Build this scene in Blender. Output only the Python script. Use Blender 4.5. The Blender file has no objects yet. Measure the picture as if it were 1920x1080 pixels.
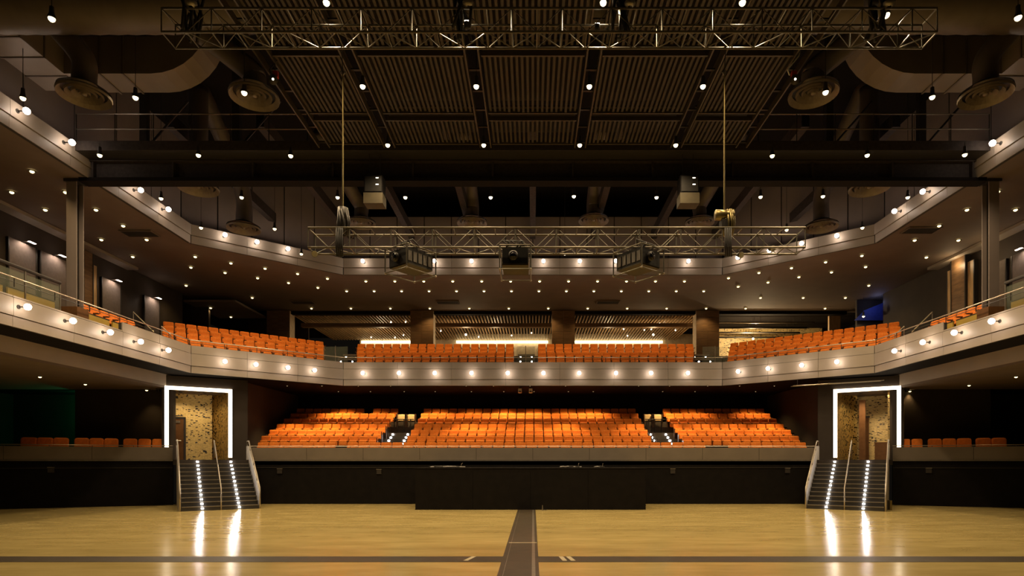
import bpy, math, random
from mathutils import Vector, Matrix
random.seed(7)
PI = math.pi
# ------------------------------------------------------------------ camera, world, exposure
F, CX, CY, E = 1130.0, 999.0, 866.0, 2.1      # focal (px), principal point, eye height
scene = bpy.context.scene
col = scene.collection
cam = bpy.data.cameras.new('camera')
camo = bpy.data.objects.new('camera', cam); col.objects.link(camo)
camo.location = (0, 0, E); camo.rotation_euler = (PI/2, 0, 0)
cam.sensor_width = 36; cam.lens = 36*F/1920
cam.shift_x = -(CX-960)/1920; cam.shift_y = (CY-540)/1920
cam.clip_end = 200; scene.camera = camo
w = bpy.data.worlds.new('world'); scene.world = w; w.use_nodes = True
w.node_tree.nodes['Background'].inputs[0].default_value = (1, .8, .6, 1)
w.node_tree.nodes['Background'].inputs[1].default_value = 0.004
vs = scene.view_settings
vs.view_transform = 'Standard'; vs.look = 'None'; vs.gamma = 1; vs.use_curve_mapping = False
vs.exposure = 0.0
WARM = (1.0, .73, .41); AMBER = (1.0, .64, .26); PINK = (1.0, .74, .54); WHITE = (1.0, .93, .86)
P_PEND, P_FASC, P_SOFF, P_UNDER, P_STEP = 640, 34, 105, 1000, 1.2

# ------------------------------------------------------------------ materials
MATS = {}
def mat(name, c, rough=.6, metal=0., var=.12, scale=6., bump=0., bscale=40., stretch=None, spec=.5):
    if name in MATS: return MATS[name]
    m = bpy.data.materials.new(name); m.use_nodes = True; nt = m.node_tree; N = nt.nodes; L = nt.links
    b = N['Principled BSDF']; b.inputs['Roughness'].default_value = rough; b.inputs['Metallic'].default_value = metal; b.inputs['Specular IOR Level'].default_value = spec
    tc = N.new('ShaderNodeTexCoord'); src = tc.outputs['Object']
    if stretch:
        mp = N.new('ShaderNodeMapping'); mp.inputs['Scale'].default_value = stretch
        L.new(src, mp.inputs[0]); src = mp.outputs[0]
    no = N.new('ShaderNodeTexNoise'); no.inputs['Scale'].default_value = scale; no.inputs['Detail'].default_value = 4
    L.new(src, no.inputs['Vector'])
    r = N.new('ShaderNodeValToRGB'); e = r.color_ramp.elements
    e[0].position = .3; e[1].position = .7
    e[0].color = (*[max(0, x*(1-var)) for x in c], 1); e[1].color = (*[min(1, x*(1+var)) for x in c], 1)
    L.new(no.outputs['Fac'], r.inputs[0]); L.new(r.outputs[0], b.inputs['Base Color'])
    if bump:
        n2 = N.new('ShaderNodeTexNoise'); n2.inputs['Scale'].default_value = bscale; L.new(src, n2.inputs['Vector'])
        bp = N.new('ShaderNodeBump'); bp.inputs['Strength'].default_value = bump; bp.inputs['Distance'].default_value = .02
        L.new(n2.outputs['Fac'], bp.inputs['Height']); L.new(bp.outputs[0], b.inputs['Normal'])
    MATS[name] = m; return m
def emit(name, c, s, sample=False):
    if name in MATS: return MATS[name]
    m = bpy.data.materials.new(name); m.use_nodes = True; nt = m.node_tree; nt.nodes.clear()
    o = nt.nodes.new('ShaderNodeOutputMaterial'); e = nt.nodes.new('ShaderNodeEmission')
    e.inputs[0].default_value = (*c, 1); e.inputs[1].default_value = s; nt.links.new(e.outputs[0], o.inputs[0])
    m.cycles.emission_sampling = 'AUTO' if sample else 'NONE'
    MATS[name] = m; return m
def glass(name, c=(.30, .33, .25)):
    m = bpy.data.materials.new(name); m.use_nodes = True; nt = m.node_tree; N = nt.nodes
    b = N['Principled BSDF']; b.inputs['Base Color'].default_value = (*c, 1); b.inputs['Roughness'].default_value = .05
    b.inputs['Alpha'].default_value = .16
    MATS[name] = m; return m
def mosaic(name, base, dark, sx, sz, thr, metal=0.):
    m = bpy.data.materials.new(name); m.use_nodes = True; nt = m.node_tree; N = nt.nodes; L = nt.links
    b = N['Principled BSDF']; b.inputs['Roughness'].default_value = .35; b.inputs['Metallic'].default_value = metal
    tc = N.new('ShaderNodeTexCoord'); mp = N.new('ShaderNodeMapping'); mp.inputs['Scale'].default_value = (sx, sx, sz)
    L.new(tc.outputs['Object'], mp.inputs[0])
    vo = N.new('ShaderNodeTexVoronoi'); vo.inputs['Scale'].default_value = 1; vo.inputs['Randomness'].default_value = .7
    L.new(mp.outputs[0], vo.inputs['Vector'])
    sp = N.new('ShaderNodeSeparateColor'); L.new(vo.outputs['Color'], sp.inputs[0])
    r = N.new('ShaderNodeValToRGB'); e = r.color_ramp.elements; r.color_ramp.interpolation = 'CONSTANT'
    e[0].position = 0; e[0].color = (*dark, 1); e[1].position = thr; e[1].color = (*base, 1)
    x = r.color_ramp.elements.new(.6); x.color = (*[v*.82 for v in base], 1)
    L.new(sp.outputs[0], r.inputs[0]); L.new(r.outputs[0], b.inputs['Base Color'])
    bp = N.new('ShaderNodeBump'); bp.inputs['Strength'].default_value = .6; bp.inputs['Distance'].default_value = .03
    L.new(vo.outputs['Distance'], bp.inputs['Height']); L.new(bp.outputs[0], b.inputs['Normal'])
    MATS[name] = m; return m
def floor_mat():
    m = bpy.data.materials.new('polished concrete'); m.use_nodes = True; nt = m.node_tree; N = nt.nodes; L = nt.links
    b = N['Principled BSDF']
    tc = N.new('ShaderNodeTexCoord'); mp = N.new('ShaderNodeMapping'); mp.inputs['Scale'].default_value = (.35, 1.1, 1)
    L.new(tc.outputs['Object'], mp.inputs[0])
    n1 = N.new('ShaderNodeTexNoise'); n1.inputs['Scale'].default_value = 1.2; n1.inputs['Detail'].default_value = 8; n1.inputs['Roughness'].default_value = .65
    L.new(mp.outputs[0], n1.inputs['Vector'])
    r = N.new('ShaderNodeValToRGB'); e = r.color_ramp.elements
    e[0].position = .3; e[0].color = (.36, .275, .10, 1); e[1].position = .72; e[1].color = (.53, .42, .175, 1)
    L.new(n1.outputs['Fac'], r.inputs[0]); L.new(r.outputs[0], b.inputs['Base Color'])
    n2 = N.new('ShaderNodeTexNoise'); n2.inputs['Scale'].default_value = 3; L.new(mp.outputs[0], n2.inputs['Vector'])
    mr = N.new('ShaderNodeMapRange'); mr.inputs['To Min'].default_value = .12; mr.inputs['To Max'].default_value = .26
    L.new(n2.outputs['Fac'], mr.inputs['Value']); L.new(mr.outputs[0], b.inputs['Roughness'])
    bp = N.new('ShaderNodeBump'); bp.inputs['Strength'].default_value = .04; bp.inputs['Distance'].default_value = .01
    L.new(n1.outputs['Fac'], bp.inputs['Height']); L.new(bp.outputs[0], b.inputs['Normal'])
    return m
M = dict(
 floor=floor_mat(),
 trench=mat('trench plate', (.05, .038, .024), .4, .0, .25, 3, spec=.25),
 tape=mat('gaffer tape', (.45, .38, .25), .6),
 fascia=mat('taupe fascia panel', (.31, .265, .22), .5, 0, .05, 1.5),
 fascia_low=mat('grey balustrade panel', (.135, .11, .085), .5, 0, .08, 1.5),
 backing=mat('dark joint backing', (.03, .026, .022), .8),
 soffit=mat('brown soffit plaster', (.135, .098, .070), .8, 0, .07, 1.2),
 black=mat('black painted board', (.0045, .0035, .003), .6, 0, .3, 3, spec=.12),
 dark=mat('dark brown wall', (.046, .036, .029), .7, 0, .12, 1, spec=.2),
 darker=mat('near black ceiling', (.010, .008, .007), .9, spec=.1),
 ductm=mat('painted duct', (.105, .086, .076), .5, .2, .1, 3),
 rectduct=mat('galvanised duct', (.17, .14, .125), .5, .2, .08, 1.5),
 diff=mat('diffuser metal', (.17, .138, .105), .5, .2),
 slat=mat('dark timber slat', (.038, .029, .018), .7, 0, .3, 5, stretch=(8, .6, 8)),
 rail=mat('ceiling rail', (.06, .048, .032), .5, .2),
 steel=mat('brushed steel', (.40, .35, .28), .35, .85, .1, 20),
 darksteel=mat('dark steel', (.03, .026, .023), .45, .3),
 girder=mat('painted girder', (.04, .032, .028), .7, .1, .25, 8, spec=.2),
 truss=mat('aluminium truss', (.13, .118, .088), .4, .5, .15, 9),
 orange=mat('orange seat fabric', (.66, .175, .011), .85, 0, .12, 14, .3, 300),
 shell=mat('seat shell', (.06, .03, .015), .5),
 tier=mat('tier carpet', (.03, .022, .017), .9),
 mustard=mat('mustard panel', (.42, .28, .045), .5, 0, .1, 2),
 wood=mat('wood cladding', (.17, .095, .042), .5, 0, .35, 2.5, stretch=(.7, .7, 9)),
 woodlight=mat('pale wood cladding', (.55, .38, .20), .5, 0, .25, 2.5, stretch=(9, 9, .7)),
 lobbyslat=mat('lobby slat timber', (.34, .22, .11), .5, 0, .25, 3),
 cream=mat('cream plaster', (.62, .50, .34), .7, 0, .15, 4),
 brown=mat('brown laminate', (.13, .06, .022), .6, spec=.15),
 panelgrey=mat('grey acoustic felt', (.15, .125, .115), .9, 0, .1, 8),
 wallgrey=mat('grey brown wall panel', (.185, .15, .135), .7, 0, .08, 1),
 step=mat('dark step', (.022, .019, .017), .5),
 nosing=mat('metal nosing', (.30, .27, .23), .35, .8),
 guard=mat('pale guard panel', (.42, .40, .38), .5, .2),
 cable=mat('black cable', (.02, .018, .016), .6),
 tan=mat('tan upholstery', (.45, .34, .19), .8),
 chain=mat('gold chain', (.24, .19, .08), .35, .8),
 white=mat('white lacquer', (.7, .68, .62), .4),
 red=mat('red cable', (.4, .04, .03), .5),
 proj=mat('projector case', (.014, .013, .012), .45, spec=.3),
 projside=mat('projector grille', (.14, .125, .11), .45),
 lensm=mat('lens glass', (.004, .004, .006), .06),
 olive=mat('olive underside', (.045, .034, .013), .7),
 bluewall=mat('blue painted booth', (.06, .09, .45), .6),
 glass=glass('clear guard glass'),
 gold=mosaic('gold mosaic', (.62, .45, .16), (.02, .014, .008), 10, 20, .09),
 shiny=mosaic('brass disc mosaic', (.60, .43, .15), (.05, .035, .012), 13, 13, .22, .8),
 brickw=mosaic('split brick wall', (.58, .43, .18), (.03, .02, .01), 9, 22, .12),
 e_pend=emit('bulb amber', (1.0, .80, .44), 5), e_fasc=emit('globe pinkish', (1.0, .80, .64), P_FASC, True),
 e_soff=emit('downlight amber', (1.0, .78, .36), 4), e_step=emit('step lamp', (1.0, .96, .93), 45, True),
 e_frame=emit('door frame light', (1.0, .80, .56), 5.5, True), e_cove=emit('cove light', (1.0, .80, .45), 5, True),
 e_exit=emit('exit sign green', (.05, 1.0, .3), 3, True), e_tiny=emit('tiny lobby lamp', (1, .85, .6), 10),
 e_dim=emit('recessed lens', (1.0, .7, .35), .5), e_led=emit('truss led', (1, .9, .7), 6), e_wash=emit('wall washer', (1, .8, .68), 14, True),
)

ONES = 'zeroth first second third fourth fifth sixth seventh eighth ninth tenth eleventh twelfth thirteenth fourteenth fifteenth sixteenth seventeenth eighteenth nineteenth'.split()
def nth(n):
    if n < 20: return ONES[n]
    t, u = divmod(n, 10)
    return ['twentieth', 'thirtieth', 'fortieth', 'fiftieth', 'sixtieth'][t-2] if not u else ['twenty', 'thirty', 'forty', 'fifty', 'sixty'][t-2]+'-'+ONES[u]
CNT = {}
def count(k): CNT[k] = CNT.get(k, 0)+1; return nth(CNT[k])
# ------------------------------------------------------------------ mesh helpers
class MB:
    def __init__(s): s.v = []; s.f = []; s.m = []; s.mats = []
    def add(s, v, f, mt=0):
        o = len(s.v); s.v += [tuple(p) for p in v]; s.f += [tuple(i+o for i in q) for q in f]; s.m += [mt]*len(f)
        return s
    def box(s, x0, x1, y0, y1, z0, z1, mt=0, M4=None):
        v = [(x, y, z) for z in (z0, z1) for y in (y0, y1) for x in (x0, x1)]
        if M4 is not None: v = [M4 @ Vector(p) for p in v]
        return s.add(v, [(0, 2, 3, 1), (4, 5, 7, 6), (0, 1, 5, 4), (2, 6, 7, 3), (0, 4, 6, 2), (1, 3, 7, 5)], mt)
    def prism(s, poly, z0, z1, mt=0):
        n = len(poly); v = [(x, y, z0) for x, y in poly]+[(x, y, z1) for x, y in poly]
        f = [tuple(range(n-1, -1, -1)), tuple(range(n, 2*n))]+[(i, (i+1) % n, n+(i+1) % n, n+i) for i in range(n)]
        return s.add(v, f, mt)
    def seg(s, p, q, z0, z1, t0, t1, mt=0):      # box along p->q, left-normal offset t0..t1
        d = Vector(q)-Vector(p); d.normalize(); n = Vector((-d.y, d.x))
        P, Q = Vector(p), Vector(q)
        return s.prism([tuple(P+n*t0), tuple(Q+n*t0), tuple(Q+n*t1), tuple(P+n*t1)], z0, z1, mt)
    def tube(s, pts, r, n=8, mt=0, cap=True):
        pts = [Vector(p) for p in pts]; rs = r if isinstance(r, (list, tuple)) else [r]*len(pts)
        o = []; up = None
        for i, p in enumerate(pts):
            t = (pts[min(i+1, len(pts)-1)]-pts[max(i-1, 0)]).normalized()
            if up is None: up = Vector((0, 0, 1)) if abs(t.z) < .9 else Vector((0, 1, 0))
            a = t.cross(up)
            if a.length < 1e-4: a = t.cross(Vector((1, 0, 0)))
            a.normalize(); b = a.cross(t).normalized(); up = b
            o += [p+(a*math.cos(2*PI*k/n)+b*math.sin(2*PI*k/n))*rs[i] for k in range(n)]
        f = [(i*n+k, i*n+(k+1) % n, (i+1)*n+(k+1) % n, (i+1)*n+k) for i in range(len(pts)-1) for k in range(n)]
        if cap: f += [tuple(range(n-1, -1, -1)), tuple((len(pts)-1)*n+k for k in range(n))]
        return s.add(o, f, mt)
    def lathe(s, prof, n=16, c=(0, 0, 0), mt=0):
        v = [(c[0]+r*math.cos(2*PI*k/n), c[1]+r*math.sin(2*PI*k/n), c[2]+z) for r, z in prof for k in range(n)]
        f = [(i*n+k, i*n+(k+1) % n, (i+1)*n+(k+1) % n, (i+1)*n+k) for i in range(len(prof)-1) for k in range(n)]
        return s.add(v, f, mt)
    def ball(s, c, r, n=10, mt=0, sz=1.):
        prof = [(max(1e-4, r*math.sin(PI*i/6)), -r*sz*math.cos(PI*i/6)) for i in range(7)]
        return s.lathe(prof, n, c, mt)
    def mesh(s, name, mats, smooth=False):
        me = bpy.data.meshes.new(name); me.from_pydata(s.v, [], s.f)
        for m in (mats if isinstance(mats, (list, tuple)) else [mats]): me.materials.append(m)
        if any(s.m): me.polygons.foreach_set('material_index', s.m)
        if smooth: me.polygons.foreach_set('use_smooth', [True]*len(s.f))
        me.update(); return me
    def build(s, name, mats, parent=None, smooth=False):
        return link(name, s.mesh(name, mats, smooth), parent)
def link(name, data, parent=None, loc=None, rot=None):
    o = bpy.data.objects.new(name, data); col.objects.link(o)
    if parent: o.parent = parent
    if loc is not None: o.location = loc
    if rot is not None: o.rotation_euler = rot
    return o
def tag(o, label, cat, group=None):
    o['label'] = label; o['category'] = cat
    if group: o['group'] = group
    return o
def thing(name, label, cat, loc=(0, 0, 0), rotz=0., group=None):
    o = link(name, None, None, loc, (0, 0, rotz)); o.empty_display_size = .2
    return tag(o, label, cat, group)
def struct(o, label=None):
    o['kind'] = 'structure'
    if label: o['label'] = label
    return o
def copy_tree(o, parent=None):
    c = o.copy(); col.objects.link(c); c.parent = parent
    for ch in list(o.children): copy_tree(ch, c)
    return c
LD = {}
def lamp(kind, power, color, radius, parent, loc=(0, 0, 0), spot=None, blend=.6):
    key = (kind, power, color, radius, spot)
    if key not in LD:
        d = bpy.data.lights.new('lamp_light', kind); d.energy = power; d.color = color; d.shadow_soft_size = radius
        if spot: d.spot_size = spot; d.spot_blend = blend
        LD[key] = d
    return link('lamp_light', LD[key], parent, loc)
def onH(x, y, H):
    D = H*F/(CY-y); return Vector(((x-CX)*D/F, D, H+E))
def onD(x, y, D): return Vector(((x-CX)*D/F, D, (CY-y)*D/F+E))
ROD = MB().tube([(0, 0, 0), (0, 0, 1)], 1, 6).mesh('rod', M['truss'])
RODS = {}
def rod(name, p, q, r, m, parent):               # shared cylinder mesh, scaled between two points
    if m not in RODS:
        me = ROD.copy(); me.materials.clear(); me.materials.append(m); RODS[m] = me
    p, q = Vector(p), Vector(q); d = q-p
    o = link(name, RODS[m], parent, p); o.rotation_mode = 'QUATERNION'
    o.rotation_quaternion = d.to_track_quat('Z', 'Y'); o.scale = (r, r, d.length); return o

# ------------------------------------------------------------------ plan of the horseshoe (offset d outwards)
Y0 = 9.0
def P(d):
    L = [(-16.6-d, Y0), (-16.6-d, 29.3+.4665*d), (-10.75-.364*d, 34.2+d)]
    return L+[(-x, y) for x, y in reversed(L)]
def lerp(p, q, t): return (p[0]+(q[0]-p[0])*t, p[1]+(q[1]-p[1])*t)
def ray_on(xpx, d):
    k = (xpx-CX)/F; pl = P(d)
    for i in range(5):
        (ax, ay), (bx, by) = pl[i], pl[i+1]
        den = (bx-ax)-k*(by-ay)
        if abs(den) < 1e-9: continue
        t = (k*ay-ax)/den
        if -1e-6 <= t <= 1+1e-6:
            p = lerp(pl[i], pl[i+1], t); return p, math.atan2(by-ay, bx-ax), i
SIDES = ['left', 'left', 'center', 'right', 'right']
# ------------------------------------------------------------------ floor
struct(MB().box(-30, 30, 2, 31, -.2, 0).build('floor', M['floor']), 'polished tan concrete hall floor')
tp = struct(MB().box(-.66, .12, 2, 26.35, 0, .006).build('floor_channel_cover', M['trench']), 'dark cable channel cover running to the black booth')
struct(MB().box(-29.5, 29.5, 12.62, 13.36, 0, .005).build('floor_cross_channel', M['trench']), 'dark cable channel cover crossing the floor')
for a in ((-.64, -.60), (.06, .10)):
    MB().box(a[0]+.08*(1 if a[0] < 0 else -1), a[1]+.05*(1 if a[0] < 0 else -1), 8, 26.3, .006, .008).build('edge_strip', M['nosing'], tp)
for x0, y0, x1, y1, ww in ((-1.43, 12.75, -1.30, 13.33, .05), (.68, 12.75, .62, 13.33, .05), (.86, 12.75, .78, 13.33, .05), (-.62, 15.6, .1, 15.62, .04)):
    tag(MB().seg((x0, y0), (x1, y1), .007, .010, -ww, ww).build('floor_tape', M['tape']), 'short strip of pale tape stuck across the dark floor channel', 'tape', 'tape strips on the floor channels')

# ------------------------------------------------------------------ lower walls and deck
DECK = 2.2
U = Vector((.848, .530)); U.normalize(); V = Vector((-U.y, U.x))       # stair frame: across, into
SC = Vector((-13.6, 26.3)); RUN = 3.63; HWID = 1.5
def st(a, b, mir=1):
    p = SC+U*a+V*b; return (p.x*mir, p.y)
tl, tr = st(-HWID, RUN), st(HWID, RUN)
half = [(-29.5, 24.2), (-17.5, 29.3), tl, tr, (-14.1, 30.05)]
poly = half+[(-x, y) for x, y in reversed(half)]+[(29.5, 45), (-29.5, 45)]
struct(MB().prism(poly, DECK-.25, DECK).build('floor_deck', M['tier']), 'dark raised deck behind the pit wall')
def pit_wall(name, p, q, npan, label, hl):
    wl = struct(MB().seg(p, q, 0, DECK-.02, 0, .18).build(name, M['black']), label)
    MB().seg(p, q, DECK-.06, DECK, -.04, .05).build('ledge', M['nosing'], wl)
    MB().seg(p, q, 1.80, 1.83, -.03, .0).build('groove_trim', M['darksteel'], wl)
    MB().seg(p, q, DECK+.02, DECK+.60, .04, .10).build('balustrade_backing', M['backing'], wl)
    for i in range(npan):
        a, b = lerp(p, q, i/npan), lerp(p, q, (i+1)/npan)
        L = math.dist(a, b); g = .008/L
        MB().seg(lerp(a, b, g), lerp(a, b, 1-g), DECK+.005, DECK+.61, 0, .04).build('balustrade_panel', M['fascia_low'], wl)
    # handrail
    z = DECK+.68; n = max(2, round(math.dist(p, q)/1.63))
    d = (Vector(q)-Vector(p)).normalized(); nn = Vector((-d.y, d.x))*.07
    h = lambda t, zz: (*(Vector(lerp(p, q, t))+nn), zz)
    rl = thing('handrail', 'slim steel handrail above the '+hl, 'handrail', (*lerp(p, q, .5), DECK+.61))
    o = Vector(rl.location)
    rod('rail_tube', Vector(h(0, z))-o, Vector(h(1, z))-o, .022, M['steel'], rl)
    for i in range(n+1): rod('post', Vector(h(i/n, DECK+.61))-o, Vector(h(i/n, z))-o, .014, M['darksteel'], rl)
    return wl
pit_wall('wall_pit_center', (-14.1, 30.05), (14.1, 30.05), 10, 'long black pit wall between the two stairs', 'long black pit wall between the stairs')
pit_wall('wall_pit_left', (-29.5, 24.2), (-17.5, 29.3), 4, 'black pit wall ending at the stair with a door-leaf opening', 'pit wall on the gold passage side')
pit_wall('wall_pit_right', (17.5, 29.3), (29.5, 24.2), 4, 'black pit wall ending at the stair with a podium above it', 'pit wall on the podium side')
# small wall boxes / sockets on the black wall
for x, y in ((96, 882), (525, 884), (711, 885), (1261, 884), (1476, 883), (1741, 883)):
    D = 30.05 if 470 < x < 1520 else (26.9 if x < 300 else 29.0)
    p = onD(x, y, D)
    if not 470 < x < 1520:
        # intersect with slanted wall
        s = -1 if p.x < 0 else 1
        ax, ay, bx, by = 29.5, 24.2, 17.5, 29.3
        kk = abs(x-CX)/F; tt = (kk*ay-ax)/((bx-ax)-kk*(by-ay)); p = Vector((s*(ax+(bx-ax)*tt), ay+(by-ay)*tt, 0)); p.z = (CY-y)*p.y/F+E
        ang = -s*math.atan2(5.1, 12)
    else: ang = 0
    t = thing('socket_box', count('sock')+' small grey socket box along the black pit wall from the gold passage side', 'socket box', p, ang, 'socket boxes on the pit wall')
    MB().box(-.12, .12, -.06, .0, -.10, .12).build('housing', M['darksteel'], t)
    MB().box(-.13, .13, -.08, .0, .12, .15).build('hood', M['nosing'], t)

# black control booth in front of the centre wall
bt = thing('control_booth', 'long plain black booth box standing before the pit wall', 'booth', (-.1, 26.4, 0))
for i in range(4):
    MB().box(-5.05+i*2.525+.004, -5.05+(i+1)*2.525-.004, 0, .05, 0, 1.80).build('front_board', M['black'], bt)
MB().box(-5.05, -5.0, .05, 3.5, 0, 1.80).build('side_board', M['black'], bt)
MB().box(5.0, 5.05, .05, 3.5, 0, 1.80).build('side_board', M['black'], bt)
MB().box(-5.07, 5.07, -.02, 3.5, 1.80, 1.84).build('top_board', M['black'], bt)
def cable_heap(x0, x1, label, n):
    a, b = (x0-CX)*27/F, (x1-CX)*27/F
    t = thing('cable_heap', label, 'cables', ((a+b)/2, 27, 1.845)); L = (b-a)/2
    for i in range(n):
        c0 = random.uniform(-L*.6, L*.6); pts = []
        for k in range(9):
            u = -1+k/4
            pts.append((c0*(1-abs(u))+u*L*random.uniform(.6, 1), random.uniform(-.12, .12), .03+.05*random.random()*(1-abs(u))))
        pts.sort(key=lambda p: p[0])
        MB().tube(pts, .02, 5).build('cable', M['guard'] if i % 2 else M['cable'], t, True)
    MB().tube([(L*.7, 0, .02), (L*.72, 0, .16), (L*.78, 0, .2)], .012, 5).build('plug', M['steel'], t)
cable_heap(799, 876, 'long heap of loose cables lying on the black booth top', 7)
cable_heap(1046, 1091, 'short bundle of cables with raised plugs on the black booth top', 3)
cable_heap(1112, 1133, 'tiny cable end lying alone on the black booth top', 2)
t = thing('floor_plug', 'small plug with a cable tail standing before the black booth', 'plug', (.42, 26.15, 0))
MB().tube([(0, 0, 0), (0, 0, .22)], [.03, .02], 6).build('plug_body', M['nosing'], t)
MB().tube([(0, 0, .02), (.12, .05, .015), (.22, .2, .015)], .012, 5).build('cable', M['cable'], t)

# ------------------------------------------------------------------ stairs, guards, lit doors and vomitories
def hall_stair(mir):
    nm = 'with the door leaf' if mir < 0 else 'with the podium'
    root = thing('hall_stair', 'dark stair with two columns of step lights below the lit doorway '+nm, 'stair', (0, 0, 0))
    def S(a, b): p = st(a, b); return (p[0]*-mir, p[1])
    def pr(mb, pts, z0, z1):
        pts = pts if mir < 0 else list(reversed(pts)); return mb.prism(pts, z0, z1)
    n = 12; R = DECK/n; T = RUN/(n-1)
    def block(a0, a1, b0, b1, z0, z1): return pr(MB(), [S(a0, b0), S(a1, b0), S(a1, b1), S(a0, b1)], z0, z1)
    for i in range(n-1):
        sp = block(-HWID, HWID, i*T, RUN-.002, i*R, (i+1)*R).build('step', M['step'], root)
        block(-HWID+.01, HWID-.01, i*T-.02, i*T+.03, (i+1)*R-.03, (i+1)*R+.004).build('nosing', M['nosing'], sp)
    for i in range(n):
        for a in (-.72, .72):
            z = (i+.5)*R if i else .10
            pos = S(a+(-.04 if i else 0), i*T-.03)
            f = block(a-.045, a+.045, i*T-.025, i*T, z-.03, z+.03).build('step_light', M['e_step'], root)
            f['label'] = 'small white step light'
            lamp('POINT', P_STEP, WHITE, .03, f, (*S(a, i*T-.07), z))
    # side guards: solid panel + handrail ; centre rail
    H = DECK/RUN
    for a, nmn in ((-HWID-.05, 0), (HWID+.05, 1)):
        p0, p1 = S(a, -.05), S(a, RUN+.9)
        off = 0.0
        prof = [(-.02, 0), (-.02, .72), (RUN+.25, DECK+.70), (RUN+.9, DECK+.70), (RUN+.9, DECK-.2), (RUN, 0)]
        v = [(*S(a-.03, b), z) for b, z in prof]+[(*S(a+.03, b), z) for b, z in prof]
        k = len(prof); f = [tuple(range(k)), tuple(range(2*k-1, k-1, -1))]+[(i, i+k, (i+1) % k+k, (i+1) % k) for i in range(k)]
        MB().add(v, f).build('side_guard', M['guard'], root)
        hr = MB().tube([(*S(a, -.02), 0), (*S(a, -.02), .95), (*S(a, RUN+.1), DECK+.95), (*S(a, RUN+.75), DECK+.95), (*S(a, RUN+.75), DECK+.70)], .03, 8).build('handrail', M['steel'], root, True)
        for b in (.9, 2.1, 3.3):
            rod('bracket', (*S(a, b), .95+b*H-.28), (*S(a, b), .95+b*H-.02), .014, M['darksteel'], hr)
    MB().tube([(*S(0, 0), 0), (*S(0, 0), .95), (*S(0, RUN+.2), DECK+.95), (*S(0, RUN+.2), DECK)], .026, 8).build('handrail', M['steel'], root, True)
    rod('post', (*S(0, RUN*.55), DECK*.55), (*S(0, RUN*.55), DECK*.55+.9), .02, M['darksteel'], root)
    # doorway light frame
    DB, A0, A1, HT = 5.5, -2.05, .95, 3.5
    fr = thing('light_frame', 'glowing white rectangular light frame around the doorway '+nm, 'light frame', (0, 0, 0))
    g = .17
    block(A0, A0+g, DB-.12, DB-.02, DECK+.12, DECK+HT).build('light_bar', M['e_frame'], fr)
    block(A1-g, A1, DB-.12, DB-.02, DECK+.12, DECK+HT).build('light_bar', M['e_frame'], fr)
    block(A0, A1, DB-.12, DB-.02, DECK+HT, DECK+HT+g).build('light_bar', M['e_frame'], fr)
    block(A0-.02, A0, DB-.14, DB-.02, DECK+.1, DECK+HT+g+.02).build('edge_trim', M['darksteel'], fr)
    block(A1, A1+.02, DB-.14, DB-.02, DECK+.1, DECK+HT+g+.02).build('edge_trim', M['darksteel'], fr)
    side = 'left' if mir < 0 else 'right'
    # wall around the door
    wl = MB()
    for a0, a1, z0, z1 in ((A0-.12, A0, DECK, 6.4), (A1, A1+.75, DECK, 6.4), (A0, A1, DECK+HT+.1, 6.4)):
        pr(wl, [S(a0, DB), S(a1, DB), S(a1, DB+.25), S(a0, DB+.25)], z0, z1)
    struct(wl.build('wall_door_'+side, M['dark']), 'dark wall around the lit doorway '+nm)
    # vomitory
    cl = block(A0-.6, A1+.6, DB+.25, 10.2, DECK+3.62, DECK+3.75).build('ceiling_passage_'+side, M['soffit']); struct(cl, 'low ceiling of the passage behind the lit doorway')
    if mir < 0:
        bw = block(A0-1.2, .25, 8.6, 8.8, DECK, DECK+3.7).build('wall_passage_left', M['gold']); struct(bw, 'gold mosaic wall with scattered dark tiles')
        sw = block(A0-.12, A0-.02, DB+.25, 8.6, DECK, DECK+3.7).build('wall_passage_side', M['gold']); struct(sw, 'gold mosaic side wall of the passage')
        dr = thing('passage_door', 'dark brown door leaf with a push bar in the gold mosaic wall', 'door', (*S(-1.75, 8.56), DECK), math.atan2(U.y, U.x))
        MB().box(-.62, .62, -.05, .02, 0, 2.25).build('door_leaf', M['brown'], dr)
        MB().box(-.72, -.62, -.08, .02, 0, 2.35).build('door_frame', M['darksteel'], dr)
        MB().box(.62, .72, -.08, .02, 0, 2.35).build('door_frame', M['darksteel'], dr)
        MB().box(-.72, .72, -.08, .02, 2.25, 2.35).build('door_frame', M['darksteel'], dr)
        MB().tube([(-.5, -.1, 1.05), (.5, -.1, 1.05)], .025, 6).build('push_bar', M['steel'], dr)
        MB().box(.1, .45, -.10, -.05, 2.02, 2.14).build('door_closer', M['nosing'], dr)
    else:
        bw = block(A0-1.0, A1+.4, 9.6, 9.8, DECK, DECK+3.7).build('wall_passage_right', M['brickw']); struct(bw, 'split brick wall deep in the passage')
        sw = block(A0-.12, A0-.02, DB+.25, 9.6, DECK, DECK+3.7).build('wall_passage_brick', M['brickw']); struct(sw, 'split brick side wall of the passage')
        nw = block(A0-.02, A0+.62, 7.6, 7.8, DECK, DECK+3.6).build('wall_passage_return', M['brickw']); struct(nw, 'split brick return wall just inside the doorway')
        for a0, a1, b, hh in ((-.35, -.05, 8.2, 3.3),):
            tag(block(a0, a1, b, b+.4, DECK, DECK+hh).build('passage_pillar', M['brown']), 'dark brown square pillar standing inside the lit doorway', 'pillar')
        pd = thing('podium', 'low brown podium box standing inside the lit doorway', 'podium', (*S(-1.15, 6.7), DECK), -math.atan2(U.y, U.x))
        MB().box(-.28, .28, -.2, .2, 0, .88).build('body', M['brown'], pd); MB().box(-.30, .30, -.22, .22, .88, .92).build('top', M['brown'], pd)
        dr = thing('passage_door', 'narrow dark door in the split brick wall of the passage', 'door', (*S(-.3, 9.58), DECK), -math.atan2(U.y, U.x))
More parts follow.
